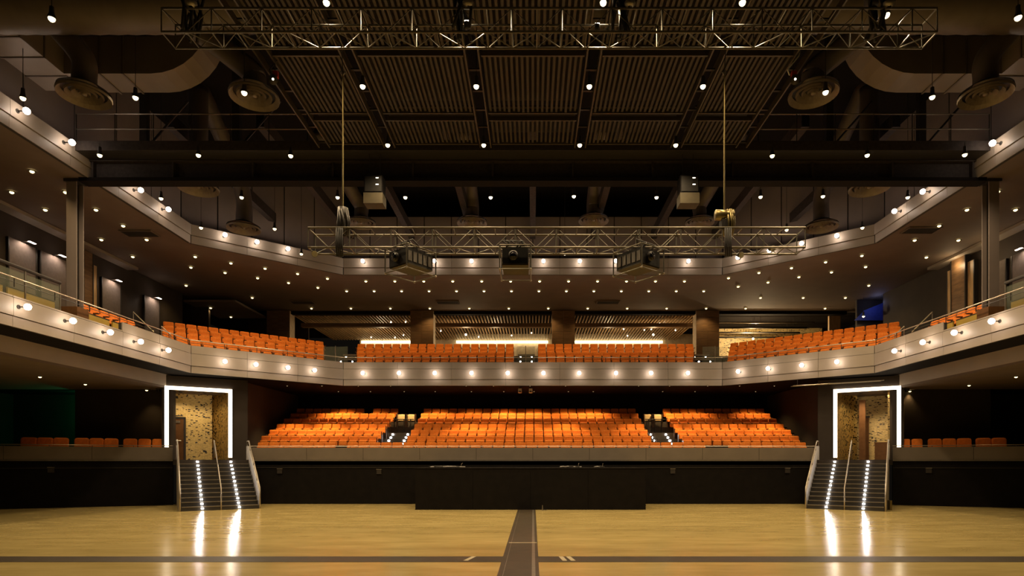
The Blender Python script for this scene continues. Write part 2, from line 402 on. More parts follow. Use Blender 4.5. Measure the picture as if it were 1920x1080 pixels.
        MB().box(-.16, .16, -.05, .0, 0, 2.4).build('door_leaf', M['brown'], dr); MB().box(-.2, .2, -.07, .0, 2.4, 2.5).build('door_frame', M['darksteel'], dr)
    # curved mosaic wall on the inner side
    mb = MB(); k = 10; pts = []
    for i in range(k+1):
        t = i/k; pts.append((A1-.12-.75*(1-math.cos(t*PI/2))*1.0, DB+.25+3.1*math.sin(t*PI/2)))
    v = [(*S(a, b), z) for a, b in pts for z in (DECK, DECK+3.65)]
    v2 = [(*S(a+.12, b+.1), z) for a, b in pts for z in (DECK, DECK+3.65)]
    f = [(2*i, 2*i+1, 2*i+3, 2*i+2) for i in range(k)]
    mb.add(v+v2, f+[(2*k+2+2*i, 2*k+2+2*i+2, 2*k+2+2*i+3, 2*k+2+2*i+1) for i in range(k)])
    struct(mb.build('wall_mosaic_'+side, M['shiny'], None, True), 'curved wall of brass disc mosaic inside the lit doorway')
    for a, b in ((-1.3, 7.6), (-.2, 7.3)):
        dl = thing('passage_downlight', 'recessed downlight in the passage ceiling behind the lit doorway '+nm, 'downlight', (*S(a, b), DECK+3.6), 0, 'passage downlights')
        MB().lathe([(.0, .01), (.07, .01)], 12).build('lens', M['e_soff'], dl); MB().lathe([(.07, .01), (.10, -.01), (.10, .02)], 12).build('bezel', M['darksteel'], dl)
        lamp('SPOT', 90 if mir < 0 else 190, WARM, .05, dl, (0, 0, -.03), 2.4)
hall_stair(-1); hall_stair(1)
# yellow wedge leaning behind the podium stair
tag(MB().seg((15.55, 26.15), (15.60, 26.55), 0, .42, -.04, .04).build('yellow_block', M['chain']), 'small yellow marker leaning at the foot of the stair', 'marker')

# ------------------------------------------------------------------ lower auditorium walls, tiers
for s, nm in ((-1, 'left'), (1, 'right')):
    struct(MB().seg((s*15.75, 31.8), (s*15.5, 40), DECK, 6.43, -.1, .1).build('wall_seating_'+nm, M['dark']), 'dark wall beside the lower seat rows')
    struct(MB().box(min(s*18.6, s*23.7), max(s*18.6, s*23.7), 31.2, 31.4, DECK, 5.9).build('wall_lower_'+nm, M['dark']), 'dark wall behind the loose orange chairs')
    struct(MB().box(min(s*23.5, s*29.5), max(s*23.5, s*29.5), 34, 34.2, DECK, 5.9).build('wall_recess_'+nm, M['dark']), 'dark recessed wall beyond the loose chairs')
    struct(MB().box(min(s*29.3, s*29.5), max(s*29.3, s*29.5), 9, 34, 0, 5.9).build('wall_outer_'+nm, M['dark']), 'dark outer side wall under the balcony')
struct(MB().box(-16, 16, 39.6, 39.8, DECK, 6.43).build('wall_back_lower', M['black']), 'black wall behind the lower seat rows')
TZ = [2.25+.39*k for k in range(7)]; TD = [32.0+k for k in range(7)]
for k in range(7):
    struct(MB().box(-15.4, 15.4, TD[k]-.5, TD[k]+.5 if k < 6 else 39.6, DECK, TZ[k]).build('floor_tier', M['tier']), 'dark carpeted tier carrying a lower seat row')

# ------------------------------------------------------------------ seats
def rbox(w, h, d, z0, tilt, y0, bulge=.0, rk=.18):
    """rounded panel: width w, from z0 up h, thickness d, leaning back by tilt"""
    mb = MB(); r = min(w, h)*rk; out = []
    for cx, cz, a0 in ((w/2-r, h-r, 0), (-w/2+r, h-r, 90), (-w/2+r*.5, r*.5, 180), (w/2-r*.5, r*.5, 270)):
        rr = r if a0 < 180 else r*.5
        for a in (0, 45, 90): out.append((cx+rr*math.cos(math.radians(a0+a)), cz+rr*math.sin(math.radians(a0+a))))
    n = len(out)
    def pt(x, z, y): return (x, y0+y+z*math.sin(tilt), z0+z*math.cos(tilt))
    v = [pt(x, z, 0) for x, z in out]+[pt(x, z, d) for x, z in out]+[pt(x*.82, h/2+(z-h/2)*.8, -bulge) for x, z in out]
    f = [tuple(range(n, 2*n))]+[(i, i+n, (i+1) % n+n, (i+1) % n) for i in range(n)]
    f += [(i, (i+1) % n, (i+1) % n+2*n, i+2*n) for i in range(n)]+[tuple(range(3*n-1, 2*n-1, -1))]
    return mb.add(v, f)
def seat_meshes(pitch):
    w = pitch-.048
    return [('backrest', rbox(w, .50, .07, .40, .16, .10, .02, .10), M['orange']),
            ('seat_pan', rbox(w-.03, .30, .10, .36, .22, -.06, .02, .14), M['orange']),
            ('armrest', MB().box(-pitch/2+.002, -pitch/2+.020, -.22, .16, .56, .61), M['shell']),
            ('side_frame', MB().box(-pitch/2+.002, -pitch/2+.020, -.05, .14, 0, .56), M['shell']),
            ('armrest', MB().box(pitch/2-.020, pitch/2-.002, -.22, .16, .56, .61), M['shell']),
            ('side_frame', MB().box(pitch/2-.020, pitch/2-.002, -.05, .14, 0, .56), M['shell'])]
SEATS = {}
def seat(pitch, loc, rz, label, group):
    if pitch not in SEATS: SEATS[pitch] = [(n, mb.mesh('seat_'+n, m), n) for n, mb, m in seat_meshes(pitch)]
    t = thing('theatre_seat', label, 'seat', loc, rz, group)
    for n, me, _ in SEATS[pitch]: link(n, me, t)
    return t
REST = MB()
def seat_rest(pitch, loc, rz):
    T = Matrix.Translation(loc) @ Matrix.Rotation(rz, 4, 'Z')
    for n, mb, m in seat_meshes(pitch):
        if n == 'side_frame': continue
        REST.add([T @ Vector(p) for p in mb.v], mb.f, 0 if m is M['orange'] else 1)
# lower rows
blocks_all = [(-15.1, 14.9)]
for k in range(7):
    if k == 0: pitch, blocks = .60, [(-14.85, 14.75)]
    elif k <= 4: pitch, blocks = .54, [(-15.1, -8.45), (-7.15, 6.75), (8.05, 14.9)]
    else: pitch, blocks = .54, [(-15.1, -8.45), (-7.15, 6.75), (8.05, 14.9)]
    names = ['first row', 'second row', 'third row', 'fourth row', 'fifth row', 'sixth row', 'last row']
    for bi, (a, b) in enumerate(blocks):
        n = int((b-a)/pitch); off = a+((b-a)-n*pitch)/2
        for i in range(n):
            x = off+(i+.5)*pitch
            if k == 0 and (abs(x+10.35) < .32 or abs(x-9.65) < .62): continue
            if k == 6 and abs(x+10.4) < .3: continue
            loc = (x, TD[k]+.12, TZ[k])
            if k in (0, 2, 3, 5):
                seat(pitch, loc, 0, 'orange seat, '+count(('low', k))+' from the gold passage, lower tier '+names[k], 'lower tier seats, row '+str(k+1))
            else: seat_rest(pitch, loc, 0)
# empty seat frames where seats are missing in front row
for x in (-10.35, 9.42, 9.95):
    t = thing('seat_frame', 'bare black seat frame in a gap of the first row', 'seat frame', (x, 32.1, TZ[0]), 0, 'bare seat frames')
    MB().box(-.24, .24, -.05, .0, .50, .54).build('crossbar', M['steel'], t); MB().box(-.24, -.20, -.05, .05, 0, .54).build('leg', M['shell'], t)
    MB().box(.20, .24, -.05, .05, 0, .54).build('leg', M['shell'], t)
# balcony rows : d offsets, floor heights
BD = [1.3, 2.3, 3.3, 4.3]; BZ = [7.42+.45*k for k in range(4)]
bnames = ['front row behind the rail', 'second row', 'third row', 'back row']
for k in range(4):
    pl = P(BD[k])
    for si in (1, 2, 3):
        p, q = pl[si], pl[si+1]; a = math.atan2(q[1]-p[1], q[0]-p[0]); L = math.dist(p, q)
        if si == 2: spans = [((668, 964)), ((1008, 1302))]
        elif si == 1: spans = [((300+k*2, 609))]
        else: spans = [((1362, 1692-k*2))]
        for x0, x1 in spans:
            def tof(xp):
                kx = (xp-CX)/F; return (kx*p[1]-p[0])/((q[0]-p[0])-kx*(q[1]-p[1]))
            t0, t1 = max(tof(x0), .02)*L, min(tof(x1), .995 if si != 2 else 1)*L
            n = int((t1-t0)/.54)
            for i in range(n):
                pos = lerp(p, q, (t0+(t1-t0)*(i+.5)/n)/L)
                loc = (*pos, BZ[k])
                if k in (1, 2) and si == 2 or (si != 2 and k == 1):
                    where = 'central block' if si == 2 else ('block by the dark corner' if si == 1 else 'block by the blue panel')
                    seat(.54, loc, a, 'orange balcony seat, '+count(('bal', k, where))+' from the gold passage side, '+bnames[k]+', '+where, 'balcony seats, '+where+', row '+str(k+1))
                else: seat_rest(.54, loc, a)
o = REST.build('theatre_seats', [M['orange'], M['shell']]); tag(o, 'remaining rows of orange theatre seats on both tiers', 'seats'); o['kind'] = 'stuff'

# loose chairs on the side decks
def loose_chair(x0, x1, lab, grp):
    lab = count(grp)+' loose orange chair, '+grp.split(', ')[1]
    s = -1 if x0 < CX else 1
    kk = abs((x0+x1)/2-CX)/F
    ax, ay, bx, by = 29.5, 24.95, 17.5, 30.05
    t = (kk*ay-ax)/((bx-ax)-kk*(by-ay)); X = s*(ax+(bx-ax)*t); D = ay+(by-ay)*t
    wd = (x1-x0-3)*D/F*.92
    c = thing('loose_chair', lab, 'chair', (X, D, DECK), -s*math.atan2(5.1, 12), grp)
    rbox(wd, .56, .08, .48, .12, .15, .02).build('backrest', M['orange'], c)
    MB().box(-wd/2+.02, wd/2-.02, -.33, .17, .40, .50).build('seat', M['orange'], c)
    for lx in (-wd/2+.05, wd/2-.05):
        for ly in (-.28, .16): rod('leg', (lx, ly, 0), (lx, ly, .40), .016, M['darksteel'], c)
for g, lst in (('farthest from the stair with the door leaf', [(36, 66), (66, 96), (97, 126)]), ('middle trio by the dark wall of the gold passage', [(137, 164.5), (165, 192.5), (193, 220)]), ('beside the stair with the door leaf', [(229, 256), (257, 282), (283, 305)]),
               ('beside the podium stair', [(1690, 1709), (1710, 1732)]), ('trio on the podium side', [(1741, 1768), (1769, 1795), (1796, 1824)]), ('pair farthest out on the podium side', [(1832, 1861), (1862, 1890)])):
    for a, b in lst: loose_chair(a, b, 'loose orange chair with rounded back, '+g, 'loose chairs, '+g)

# aisles in the lower tier with step lights
for ax, lab in ((-7.8, 'nearer the gold passage'), (7.4, 'nearer the podium passage')):
    t = thing('aisle_steps', 'lower tier aisle steps edged with bright step lights, '+lab, 'steps', (ax, 32.5, DECK))
    for k in range(1, 5):
        y = k-1.5; z0, z1 = TZ[k-1]-DECK, TZ[k]-DECK
        if k == 1: y0_ = y+.30; z1_ = z0+.05
        else: y0_ = y; z1_ = z1-.195
        sp = MB().box(-.6, .6, y0_, y+.498, z0+.002, z1_).build('step', M['step'], t)
        for x in (-.44, .44):
            if k > 1: MB().box(x-.05, x+.05, y-.03, y-.001, z0+.05, z0+.13).build('step_light', M['e_step'], sp)
            MB().box(x-.05, x+.05, y+.465, y+.495, z1-.15, z1-.06).build('step_light', M['e_step'], sp)
        for yy, zz in ((y, z0), (y+.5, z1))[1 if k == 1 else 0:]: rod('post', (-.66, yy+.2, zz), (-.66, yy+.2, zz+.75), .025, M['darksteel'], t)
    for x in (-.3, .1, .5):
        rod('top_rail_post', (x-.1, 4.0, 1.6), (x-.1, 4.0, 2.5), .03, M['darksteel'], t)
    rod('top_rail', (-.6, 4.0, 2.48), (.6, 4.0, 2.48), .025, M['darksteel'], t)
# dark aisle chairs above
for ax in (-8.1, -7.5, 7.1, 7.7):
    t = thing('aisle_chair', ('first' if ax in (-8.1, 7.1) else 'second')+' tan chair with black frame heading the lit aisle '+('nearer the gold passage' if ax < 0 else 'nearer the podium'), 'chair', (ax, 37.1, TZ[5]), 0, 'chairs at the aisle heads')
    rbox(.46, .42, .06, .42, .12, .1, .01).build('backrest', M['tan'], t)
    for x in (-.26, .26): MB().box(x-.025, x+.025, -.1, .2, 0, .85).build('side_frame', M['shell'], t)

# ------------------------------------------------------------------ fascias
ZB0, ZB1 = 6.43, 7.76; ZU0, ZU1 = 12.74, 13.65
def fascia(name, z0, z1, bands, npan, label, zlow=None):
    SG = [(0, 0, 1), (1, 0, 1), (2, 0, 1), (3, 0, 1), (4, 0, 1)]
    if zlow: SG = [(0, 0, .759), (0, .759, 1)]+SG[1:4]+[(4, 0, .241), (4, .241, 1)]
    for si, t0, t1 in SG:
        lo = zlow is not None and ((si == 0 and t0 == 0) or (si == 4 and t1 == 1)); zt = zlow if lo else z1
        def ends(d): pl = P(d); return lerp(pl[si], pl[si+1], t0), lerp(pl[si], pl[si+1], t1)
        p, q = ends(.08)
        nm = 'wall_'+name+'_'+['left', 'left_angle', 'center', 'right_angle', 'right'][si]
        b = struct(MB().seg(p, q, z0+.01, zt-.01, 0, .12).build(nm, M['backing']), label)
        n = max(1, round(npan[si]*(t1-t0))); p, q = ends(0)
        for (b0, b1, dd) in bands:
            zb = zt if b1 == 1 else z0+b1*(z1-z0)
            if zb-z0-b0*(z1-z0) < .02: continue
            for i in range(n):
                a_, c_ = lerp(p, q, i/n), lerp(p, q, (i+1)/n); L = math.dist(a_, c_); g = .006/L
                if dd == .04 and si in (1, 2, 3): dd = .055
                MB().seg(lerp(a_, c_, g), lerp(a_, c_, 1-g), z0+b0*(z1-z0), zb, dd, .06).build('panel', M['fascia'], b)
fascia('balcony_front', ZB0, ZB1, [(0, .25, .03), (.265, .70, 0), (.715, 1, .02)], [8, 3, 7, 3, 8], 'taupe panelled balcony front', 7.43)
fascia('upper_front', ZU0, ZU1, [(0, .42, .04), (.44, 1, 0)], [8, 3, 7, 3, 8], 'taupe panelled upper soffit edge')
# balcony underside, floor and tiers
A, B, C = P(.12)[0], P(.12)[1], P(.12)[2]
def mirror(p): return (-p[0], p[1])
def slab(name, z0, z1, xo, yo, m, label):
    mb = MB()
    Lp = [A, B, (-xo, B[1]+(xo-16.72)*.4665), (-xo, Y0)]
    mb.prism(Lp, z0, z1)
    Rp = [mirror(p) for p in reversed(Lp)]; mb.prism(Rp, z0, z1)
    La = [B, C, (C[0], yo), (-xo, yo), (-xo, B[1]+(xo-16.72)*.4665)]; mb.prism(La, z0, z1); mb.prism([mirror(p) for p in reversed(La)], z0, z1)
    mb.prism([C, mirror(C), (-C[0], yo), (C[0], yo)], z0, z1)
    return struct(mb.build(name, m), label)
slab('ceiling_under_balcony', ZB0+.02, ZB0+.22, 18.3, 40, M['darker'], 'dark underside of the balcony')
slab('floor_balcony', 6.9, 7.02, 22.2, 42.8, M['tier'], 'dark balcony floor')
slab('ceiling_soffit', ZU0+.02, ZU0+.2, 22.3, 43, M['soffit'], 'brown plaster soffit above the balcony')
for s, nm in ((-1, 'left'), (1, 'right')):
    x0, x1 = sorted((s*18.2, s*18.35))
    struct(MB().box(x0, x1, Y0, 30.5, 5.87, ZB0+.02).build('wall_bulkhead_'+nm, M['fascia']), 'grey bulkhead under the balcony side')
    x0, x1 = sorted((s*18.2, s*29.5))
    struct(MB().box(x0, x1, Y0, 30.5, 5.77, 5.87).build('ceiling_lower_'+nm, M['soffit']), 'low ceiling over the loose chairs')
    x0, x1 = sorted((s*18.36, s*29.5))
    struct(MB().box(x0, x1, 30.5, 34.2, 5.9, 6.0).build('ceiling_recess_'+nm, M['darker']), 'dark ceiling over the recessed wall')
for k in range(4):
    pl0, pl1 = P(BD[k]-.5), P(BD[k]+.5 if k < 3 else 8.7)
    for si in (1, 2, 3):
        struct(MB().prism([pl0[si], pl0[si+1], pl1[si+1], pl1[si]], 7.02, BZ[k]).build('floor_balcony_tier', M['tier']), 'dark balcony tier carrying a seat row')
# balcony rail
for si in range(5):
    pl = P(.12); p, q = pl[si], pl[si+1]
    if si in (0, 4): p, q = (lerp(p, q, .35), q) if si == 0 else (p, lerp(p, q, .65))
    mid = lerp(p, q, .5); nm = ['beside the tan chairs', 'before the slanted seats by the green corner', 'before the central seats', 'before the slanted seats by the blue window', 'beside the mustard panels on the podium side'][si]
    t = thing('balcony_rail', 'slim steel balcony rail '+nm, 'rail', (*mid, ZB1)); n = max(2, round(math.dist(p, q)/1.68)); o = Vector((*mid, ZB1))
    rod('rail_tube', Vector((*p, ZB1+.28))-o, Vector((*q, ZB1+.28))-o, .022, M['steel'], t)
    rod('rail_tube', Vector((*p, ZB1+.14))-o, Vector((*q, ZB1+.14))-o, .012, M['darksteel'], t)
    for i in range(n+1): rod('post', Vector((*lerp(p, q, i/n), ZB1-.02))-o, Vector((*lerp(p, q, i/n), ZB1+.28))-o, .016, M['darksteel'], t)

# ------------------------------------------------------------------ lamps
GLOBE = {}
def fascia_lamp(xp, z, lvl):
    p, a, si = ray_on(xp, -.30)
    seg_ = ['outer stretch by the gold passage', 'slanted stretch by the gold passage', 'straight central stretch', 'slanted stretch by the podium passage', 'outer stretch by the podium passage'][si]
    t = thing('fascia_lamp', count((lvl, si))+' round lamp on the '+lvl+', '+seg_, 'lamp', (*p, z), a, 'lamps on the '+lvl)
    if 'g' not in GLOBE:
        GLOBE['g'] = MB().ball((0, 0, 0), .105, 12).mesh('globe', M['e_fasc'], True)
        GLOBE['a'] = MB().tube([(0, .08, 0), (0, .31, 0)], .02, 6).mesh('arm', M['darksteel'])
        GLOBE['p'] = MB().tube([(0, .28, 0), (0, .305, 0)], .07, 10).mesh('wall_plate', M['darksteel'])
    link('globe', GLOBE['g'], t); link('arm', GLOBE['a'], t); link('wall_plate', GLOBE['p'], t)
for x in (52, 137, 207, 264, 316, 422, 480, 540, 590, 680, 748, 815, 884, 952, 1019, 1086, 1155, 1221, 1290, 1384, 1440, 1503, 1569, 1677, 1730, 1789, 1859):
    fascia_lamp(x, E+5.0, 'balcony front')
for x in (50, 135, 264, 316, 422, 482, 540, 680, 748, 815, 884, 952, 1019, 1087, 1155, 1291, 1383, 1442, 1503, 1569, 1677, 1730, 1861):
    fascia_lamp(x, E+11.3, 'upper soffit edge')
DL = {}
def downlight(loc, group, label, power, em='e_soff', r=.075, spot=2.2):
    t = thing('downlight', label, 'downlight', loc, 0, group)
    if (em, r) not in DL:
        DL[(em, r)] = (MB().ball((0, 0, -.02), r, 10, 0, .7).mesh('bulb', M[em], True), MB().lathe([(r*1.3, 0), (r*1.45, -.02), (r*1.7, -.015), (r*1.7, .01)], 14).mesh('bezel', M['darksteel']))
    link('bulb', DL[(em, r)][0], t); link('bezel', DL[(em, r)][1], t)
    if power: lamp('SPOT', power, AMBER, .06, t, (0, 0, -.1), spot, .8)
SOFF = [(22, 360), (123, 360), (85, 393), (180, 393), (231, 423), (190, 449), (275, 449), (249, 481), (60, 321), (366, 481), (358, 501), (433, 493), (422, 511), (497, 503), (483, 521), (558, 513), (541, 530), (614, 522), (596, 539), (349, 535), (473, 558),
        (1366, 521), (1384, 537), (1423, 511), (1440, 529), (1484, 502), (1498, 519), (1548, 491), (1559, 510), (1616, 479), (1623, 500), (1629, 535), (1426, 558), (1506, 558), (1585, 558), (1737, 482), (1715, 450), (1797, 450), (1761, 423), (1813, 393), (1904, 393), (1871, 359)]
for x, y in SOFF: downlight(onH(x, y, 10.62), 'soffit downlights, '+('gold passage' if x < CX else 'podium')+' side', 'small amber downlight scattered in the brown soffit on the '+('gold passage' if x < CX else 'podium')+' side', P_SOFF)
for i in range(12): downlight(onH(686+i*54.3, 527, 10.62), 'soffit downlights, outer central row', count('r1')+' amber downlight from the gold passage side, soffit row nearest the upper edge', P_SOFF)
for i in range(14): downlight(onH(650+i*51.5, 545.5, 10.62), 'soffit downlights, middle central row', count('r2')+' amber downlight from the gold passage side, middle straight soffit row', P_SOFF)
for x in [584+i*74 for i in range(11)]+[1398, 1547]: downlight(onH(x, 578, 10.62), 'soffit downlights, inner row', count('r3')+' amber downlight from the gold passage side, soffit row above the lobby', P_SOFF)
struct(MB().box(-22.2, -18.9, 38.3, 42.7, E+10.15+.02, E+10.3).build('ceiling_corner_drop', M['soffit']), 'dropped ceiling panel in the dark green corner')
for x, y in ((395, 577), (433, 594)): downlight(onH(x, y, 10.15), 'corner downlights', 'small white downlight over the dark green corner', 20)
for x, y in ((75, 706), (160, 720), (275, 731), (1905, 706), (1817, 722), (1706, 733)):
    downlight(onH(x, y, 3.66), 'low ceiling downlights', 'small downlight in the low ceiling over the loose chairs', 45, 'e_soff', .06, 1.6)
# lights recessed under the balcony above the lower seats
for y, f_ in ((34.2, 1), (36.95, .5)):
    for k in range(15):
        x = -13.9+k*1.98+random.uniform(-.25, .25)
        if random.random() < .09: continue
        downlight((x, y, ZB0+.0), 'downlights under the balcony', 'recessed downlight in the dark balcony underside above orange seats', P_UNDER*f_*random.choice((.6, .95, 1.3)), 'e_dim', .035, 1.3 if y < 35 else 2.0)
PEN = {}
def pendant(loc, top, group, label, power=P_PEND):
    t = thing('pendant_lamp', label, 'lamp', loc, 0, group)
    if 'b' not in PEN:
        PEN['b'] = MB().ball((0, 0, 0), .078, 12).mesh('bulb', M['e_pend'], True)
        PEN['s'] = MB().lathe([(.0, .30), (.05, .29), (.06, .12), (.095, .03), (.09, .0)], 12).mesh('socket', M['darksteel'])
    link('bulb', PEN['b'], t); link('socket', PEN['s'], t)
    rod('cord', (0, 0, .28), (0, 0, top-loc[2]), .010, M['cable'], t)
    if power: lamp('SPOT', power, WARM, .09, t, (0, 0, -.12), 2.5, .9)
for y, xs in ((5, (612, 872, 1131, 1392)), (162, (680, 893, 1105, 1318)), (272, (727, 907, 1087, 1267))):
    for x in xs: pendant(onH(x, y, 11.0), 18, 'lamps below the slatted ceiling', count(('sl', y))+' bare bulb from the gold passage side, '+{5: 'above the long truss', 162: 'mid slatted ceiling row', 272: 'slatted ceiling row by the girder'}[y])
for x, y in ((97, 35), (1909, 33), (1662, 28)): pendant(onH(x, y, 10.9), 14.0, 'lamps near the big round ducts', 'bare bulb lamp hanging on a cord below the big round duct')
for x, y in ((43, 184), (254, 183), (458, 174), (1548, 173), (1748, 182)): pendant(onH(x, y, 11.0 if x != 458 and x != 1548 else 10.4), 14.6 if x == 43 else 14.2 if x in (458, 1548) else 18, 'lamps by the round diffusers', 'bare bulb lamp on a long cord among the round diffusers')
for x, y in ((187, 291), (372, 291), (545, 292), (1448, 292), (1626, 291), (1809, 290)): pendant(onH(x, y, 10.85), 13.38, 'lamps below the catwalk', count('cat')+' corded bulb lamp from the gold passage side, row below the catwalk edge')
for x, y in ((302, 372), (453, 370), (633, 370), (760, 370), (920, 370), (1076, 368), (1231, 370), (1426, 369), (1543, 368), (1702, 370)): pendant(onH(x, y, 11.0), 18, 'lamps behind the girder', count('gird')+' corded bulb lamp from the gold passage side, row behind the girder')
for x, y in ((377, 427), (515, 429), (1475, 431), (1617, 427)): pendant(onH(x, y, 11.0), 18, 'lamps near the panelled upper wall', 'bare bulb lamp on a long cord before the panelled upper wall')
for x in (565, 1059): pendant(onH(x, 476, 10.9), 18, 'lamps behind the projector truss', 'bare bulb lamp on a cord seen below the projector truss', 300)

pendant(onD(1619, 593, 39), ZU0+.03, None, 'single white bulb lamp hanging beside the blue wall panel', 60)
# ------------------------------------------------------------------ slatted ceiling panels
ZS = E+11.36
bays = [(-7.3, -5.4), (-4.9, -1.95), (-1.45, 1.45), (1.95, 4.9), (5.4, 7.3)]
SL = {}
for r, (y0, y1) in enumerate(((20.05, 21.6), (16.85, 19.7), (13.4, 16.55))):
    for bi, (x0, x1) in enumerate(bays):
        t = struct(link('ceiling_panel', None, None, ((x0+x1)/2, (y0+y1)/2, ZS)), 'hung ceiling panel of dark parallel slats')
        wx, wy = (x1-x0), (y1-y0)
        MB().box(-wx/2, wx/2, -wy/2, -wy/2+.06, 0, .14).build('edge_rail', M['rail'], t)
        MB().box(-wx/2, wx/2, wy/2-.06, wy/2, 0, .14).build('edge_rail', M['rail'], t)
        n = round(wx/.15)
        for i in range(n):
            k = (r,)
            if k not in SL: SL[k] = MB().box(-.037, .037, -wy/2+.06, wy/2-.06, .02, .12).mesh('slat', M['slat'])
            link('slat', SL[k], t, (-wx/2+(i+.5)*wx/n, 0, random.uniform(0, .05)))
        MB().box(-wx/2, wx/2, -wy/2, wy/2, .45, .5).build('backing_board', M['dark'], t)
for x in (-7.5, -5.15, -1.7, 1.7, 5.15, 7.5):
    t = thing('ceiling_track', count('trk')+' pair of long steel rails from the gold passage side, between slatted panels', 'track', (x, 17.5, ZS), 0, 'ceiling tracks')
    for dx in (-.21, .17): MB().box(dx, dx+.045, -4.2, 4.2, -.06, .16).build('track_rail', M['rail'], t)
    for k in range(9): MB().box(-.21, .21, -3.9+k, -3.82+k, .10, .14).build('cross_tie', M['darksteel'], t)

# ------------------------------------------------------------------ girder, catwalk, roof
gd = struct(MB().box(-17, 17, 22.75, 22.85, 12.75, 13.35).build('girder', M['girder']), 'deep dark steel girder spanning the hall')
MB().box(-17, 17, 22.55, 23.05, 12.62, 12.75).build('flange', M['darker'], gd); MB().box(-17, 17, 22.55, 23.05, 13.35, 13.40).build('flange', M['girder'], gd)
for i in range(12): MB().box(-16.5+i*3-.03, -16.5+i*3+.03, 22.58, 22.75, 12.75, 13.35).build('stiffener', M['girder'], gd)
cw = struct(MB().box(-16.7, 16.7, 21.9, 22.9, 13.41, 13.48).build('catwalk', M['darksteel']), 'narrow dark catwalk above the girder')
MB().box(-16.7, 16.7, 21.86, 21.9, 13.40, 13.75).build('toe_board', M['girder'], cw)
for s, nm in ((-1, 'above the gold passage side'), (1, 'above the podium side')):
    t = thing('catwalk_rail', 'two-bar steel railing of the catwalk '+nm, 'railing', (s*12.4, 21.92, 13.75))
    for z in (.45, 1.0): rod('rail_bar', (-4.2, 0, z), (4.2, 0, z), .022, M['nosing'], t)
    for i in range(7): rod('post', (-4.2+1.4*i, 0, 0), (-4.2+1.4*i, 0, 1.0), .02, M['darksteel'], t)
    for x in (s*14.3, s*10.9):
        hg = thing('catwalk_hanger', 'thick dark steel hanger carrying the catwalk '+nm+(', nearer the slats' if abs(x) < 12 else ', nearer the side edge'), 'hanger', (x, 22.2, 13.48), 0, 'catwalk hangers')
        MB().box(-.13, .13, -.1, .1, 0, 4.5).build('column', M['darksteel'], hg); MB().box(-.18, .18, -.14, .14, 0, .06).build('base_plate', M['darksteel'], hg)
        MB().tube([(.1, 0, .2), (1.6, 0, 1.9)], .04, 6).build('brace', M['darksteel'], hg)
struct(MB().box(-30, 30, 2, 52, 18, 18.2).build('ceiling', M['darker']), 'near black roof deck')
for i in range(9):
    x = -14+i*3.5
    t = tag(MB().box(x-.15, x+.15, 23.2, 36, 15.0, 15.5).build('roof_joist', M['girder']), count('joi')+' dark roof joist from the gold passage side, towards the panelled upper wall', 'joist', 'roof joists')
# upper wall behind the upper fascia (panels)
def upper_wall(nm, p, q, z0, z1, n, m):
    wl = struct(MB().seg(p, q, z0, z1, .06, .2).build(nm, M['backing']), 'dark panelled upper wall above the soffit')
    for i in range(n):
        a_, c_ = lerp(p, q, i/n), lerp(p, q, (i+1)/n); L = math.dist(a_, c_); g = .03/L
        MB().seg(lerp(a_, c_, g), lerp(a_, c_, 1-g), z0, z1-.02, 0, .06).build('wall_panel', M[m], wl)
pl = P(.7)
upper_wall('wall_upper_left', pl[0], pl[1], ZU0+.2, 18, 9, 'wallgrey'); upper_wall('wall_upper_left_angle', pl[1], pl[2], ZU0+.2, 18, 5, 'wallgrey')
upper_wall('wall_upper_center', pl[2], pl[3], ZU0+.2, 16.3, 14, 'wallgrey')
upper_wall('wall_upper_right_angle', pl[3], pl[4], ZU0+.2, 18, 5, 'wallgrey'); upper_wall('wall_upper_right', pl[4], pl[5], ZU0+.2, 18, 9, 'wallgrey')
struct(MB().box(-13, 13, 41, 41.2, 12.9, 18).build('wall_back_upper', M['darker']), 'dark void wall above the soffit')

# ------------------------------------------------------------------ ducts and diffusers
big = thing('spiral_duct', 'big round spiral duct crossing the hall above the slatted ceiling', 'duct', (0, 16.6, 14.75))
prof = []
MB().tube([(-16.9+i*.26, 0, 0) for i in range(131)], [.72 if i % 2 else .735 for i in range(131)], 20).build('pipe', M['ductm'], big, True)
for i in range(6): MB().tube([(-15+i*6, 0, 0), (-14.94+i*6, 0, 0)], .76, 20).build('joint_band', M['ductm'], big, True)
def diffuser(px, py, D, r, path, lab):
    p = onD(px, py, D)
    t = thing('ceiling_diffuser', lab, 'diffuser', p)
    for k, (a, b, z) in enumerate(((1, .82, 0), (.70, .56, .03), (.46, .33, .05), (.23, .13, .06))):
        MB().lathe([(r*a, z+.02), (r*(a-.02), z-.03), (r*b, z+.10), (r*b, z+.12), (r*a, z+.04), (r*a, z+.02)], 28).build('ring', M['diff'], t, False)
    MB().lathe([(r*.97, .13), (r*.5, .34), (r*.42, .36), (.001, .36)], 28).build('bowl', M['darksteel'], t, True)
    MB().lathe([(.0005, .02), (r*.1, .03), (r*.1, .1)], 12).build('hub', M['diff'], t, True)
    pts = [Vector((0, 0, .35)), Vector((0, 0, .6))]+[Vector(q) for q in path]
    # smooth
    sm = []
    for i in range(len(pts)-1):
        for k in range(6):
            u = k/6; p0 = pts[max(i-1, 0)]; p1 = pts[i]; p2 = pts[i+1]; p3 = pts[min(i+2, len(pts)-1)]
            sm.append(.5*((2*p1)+(-p0+p2)*u+(2*p0-5*p1+4*p2-p3)*u*u+(-p0+3*p1-3*p2+p3)*u**3))
    sm.append(pts[-1])
    MB().tube(sm, r*.46, 16).build('duct', M['ductm'], t, True)
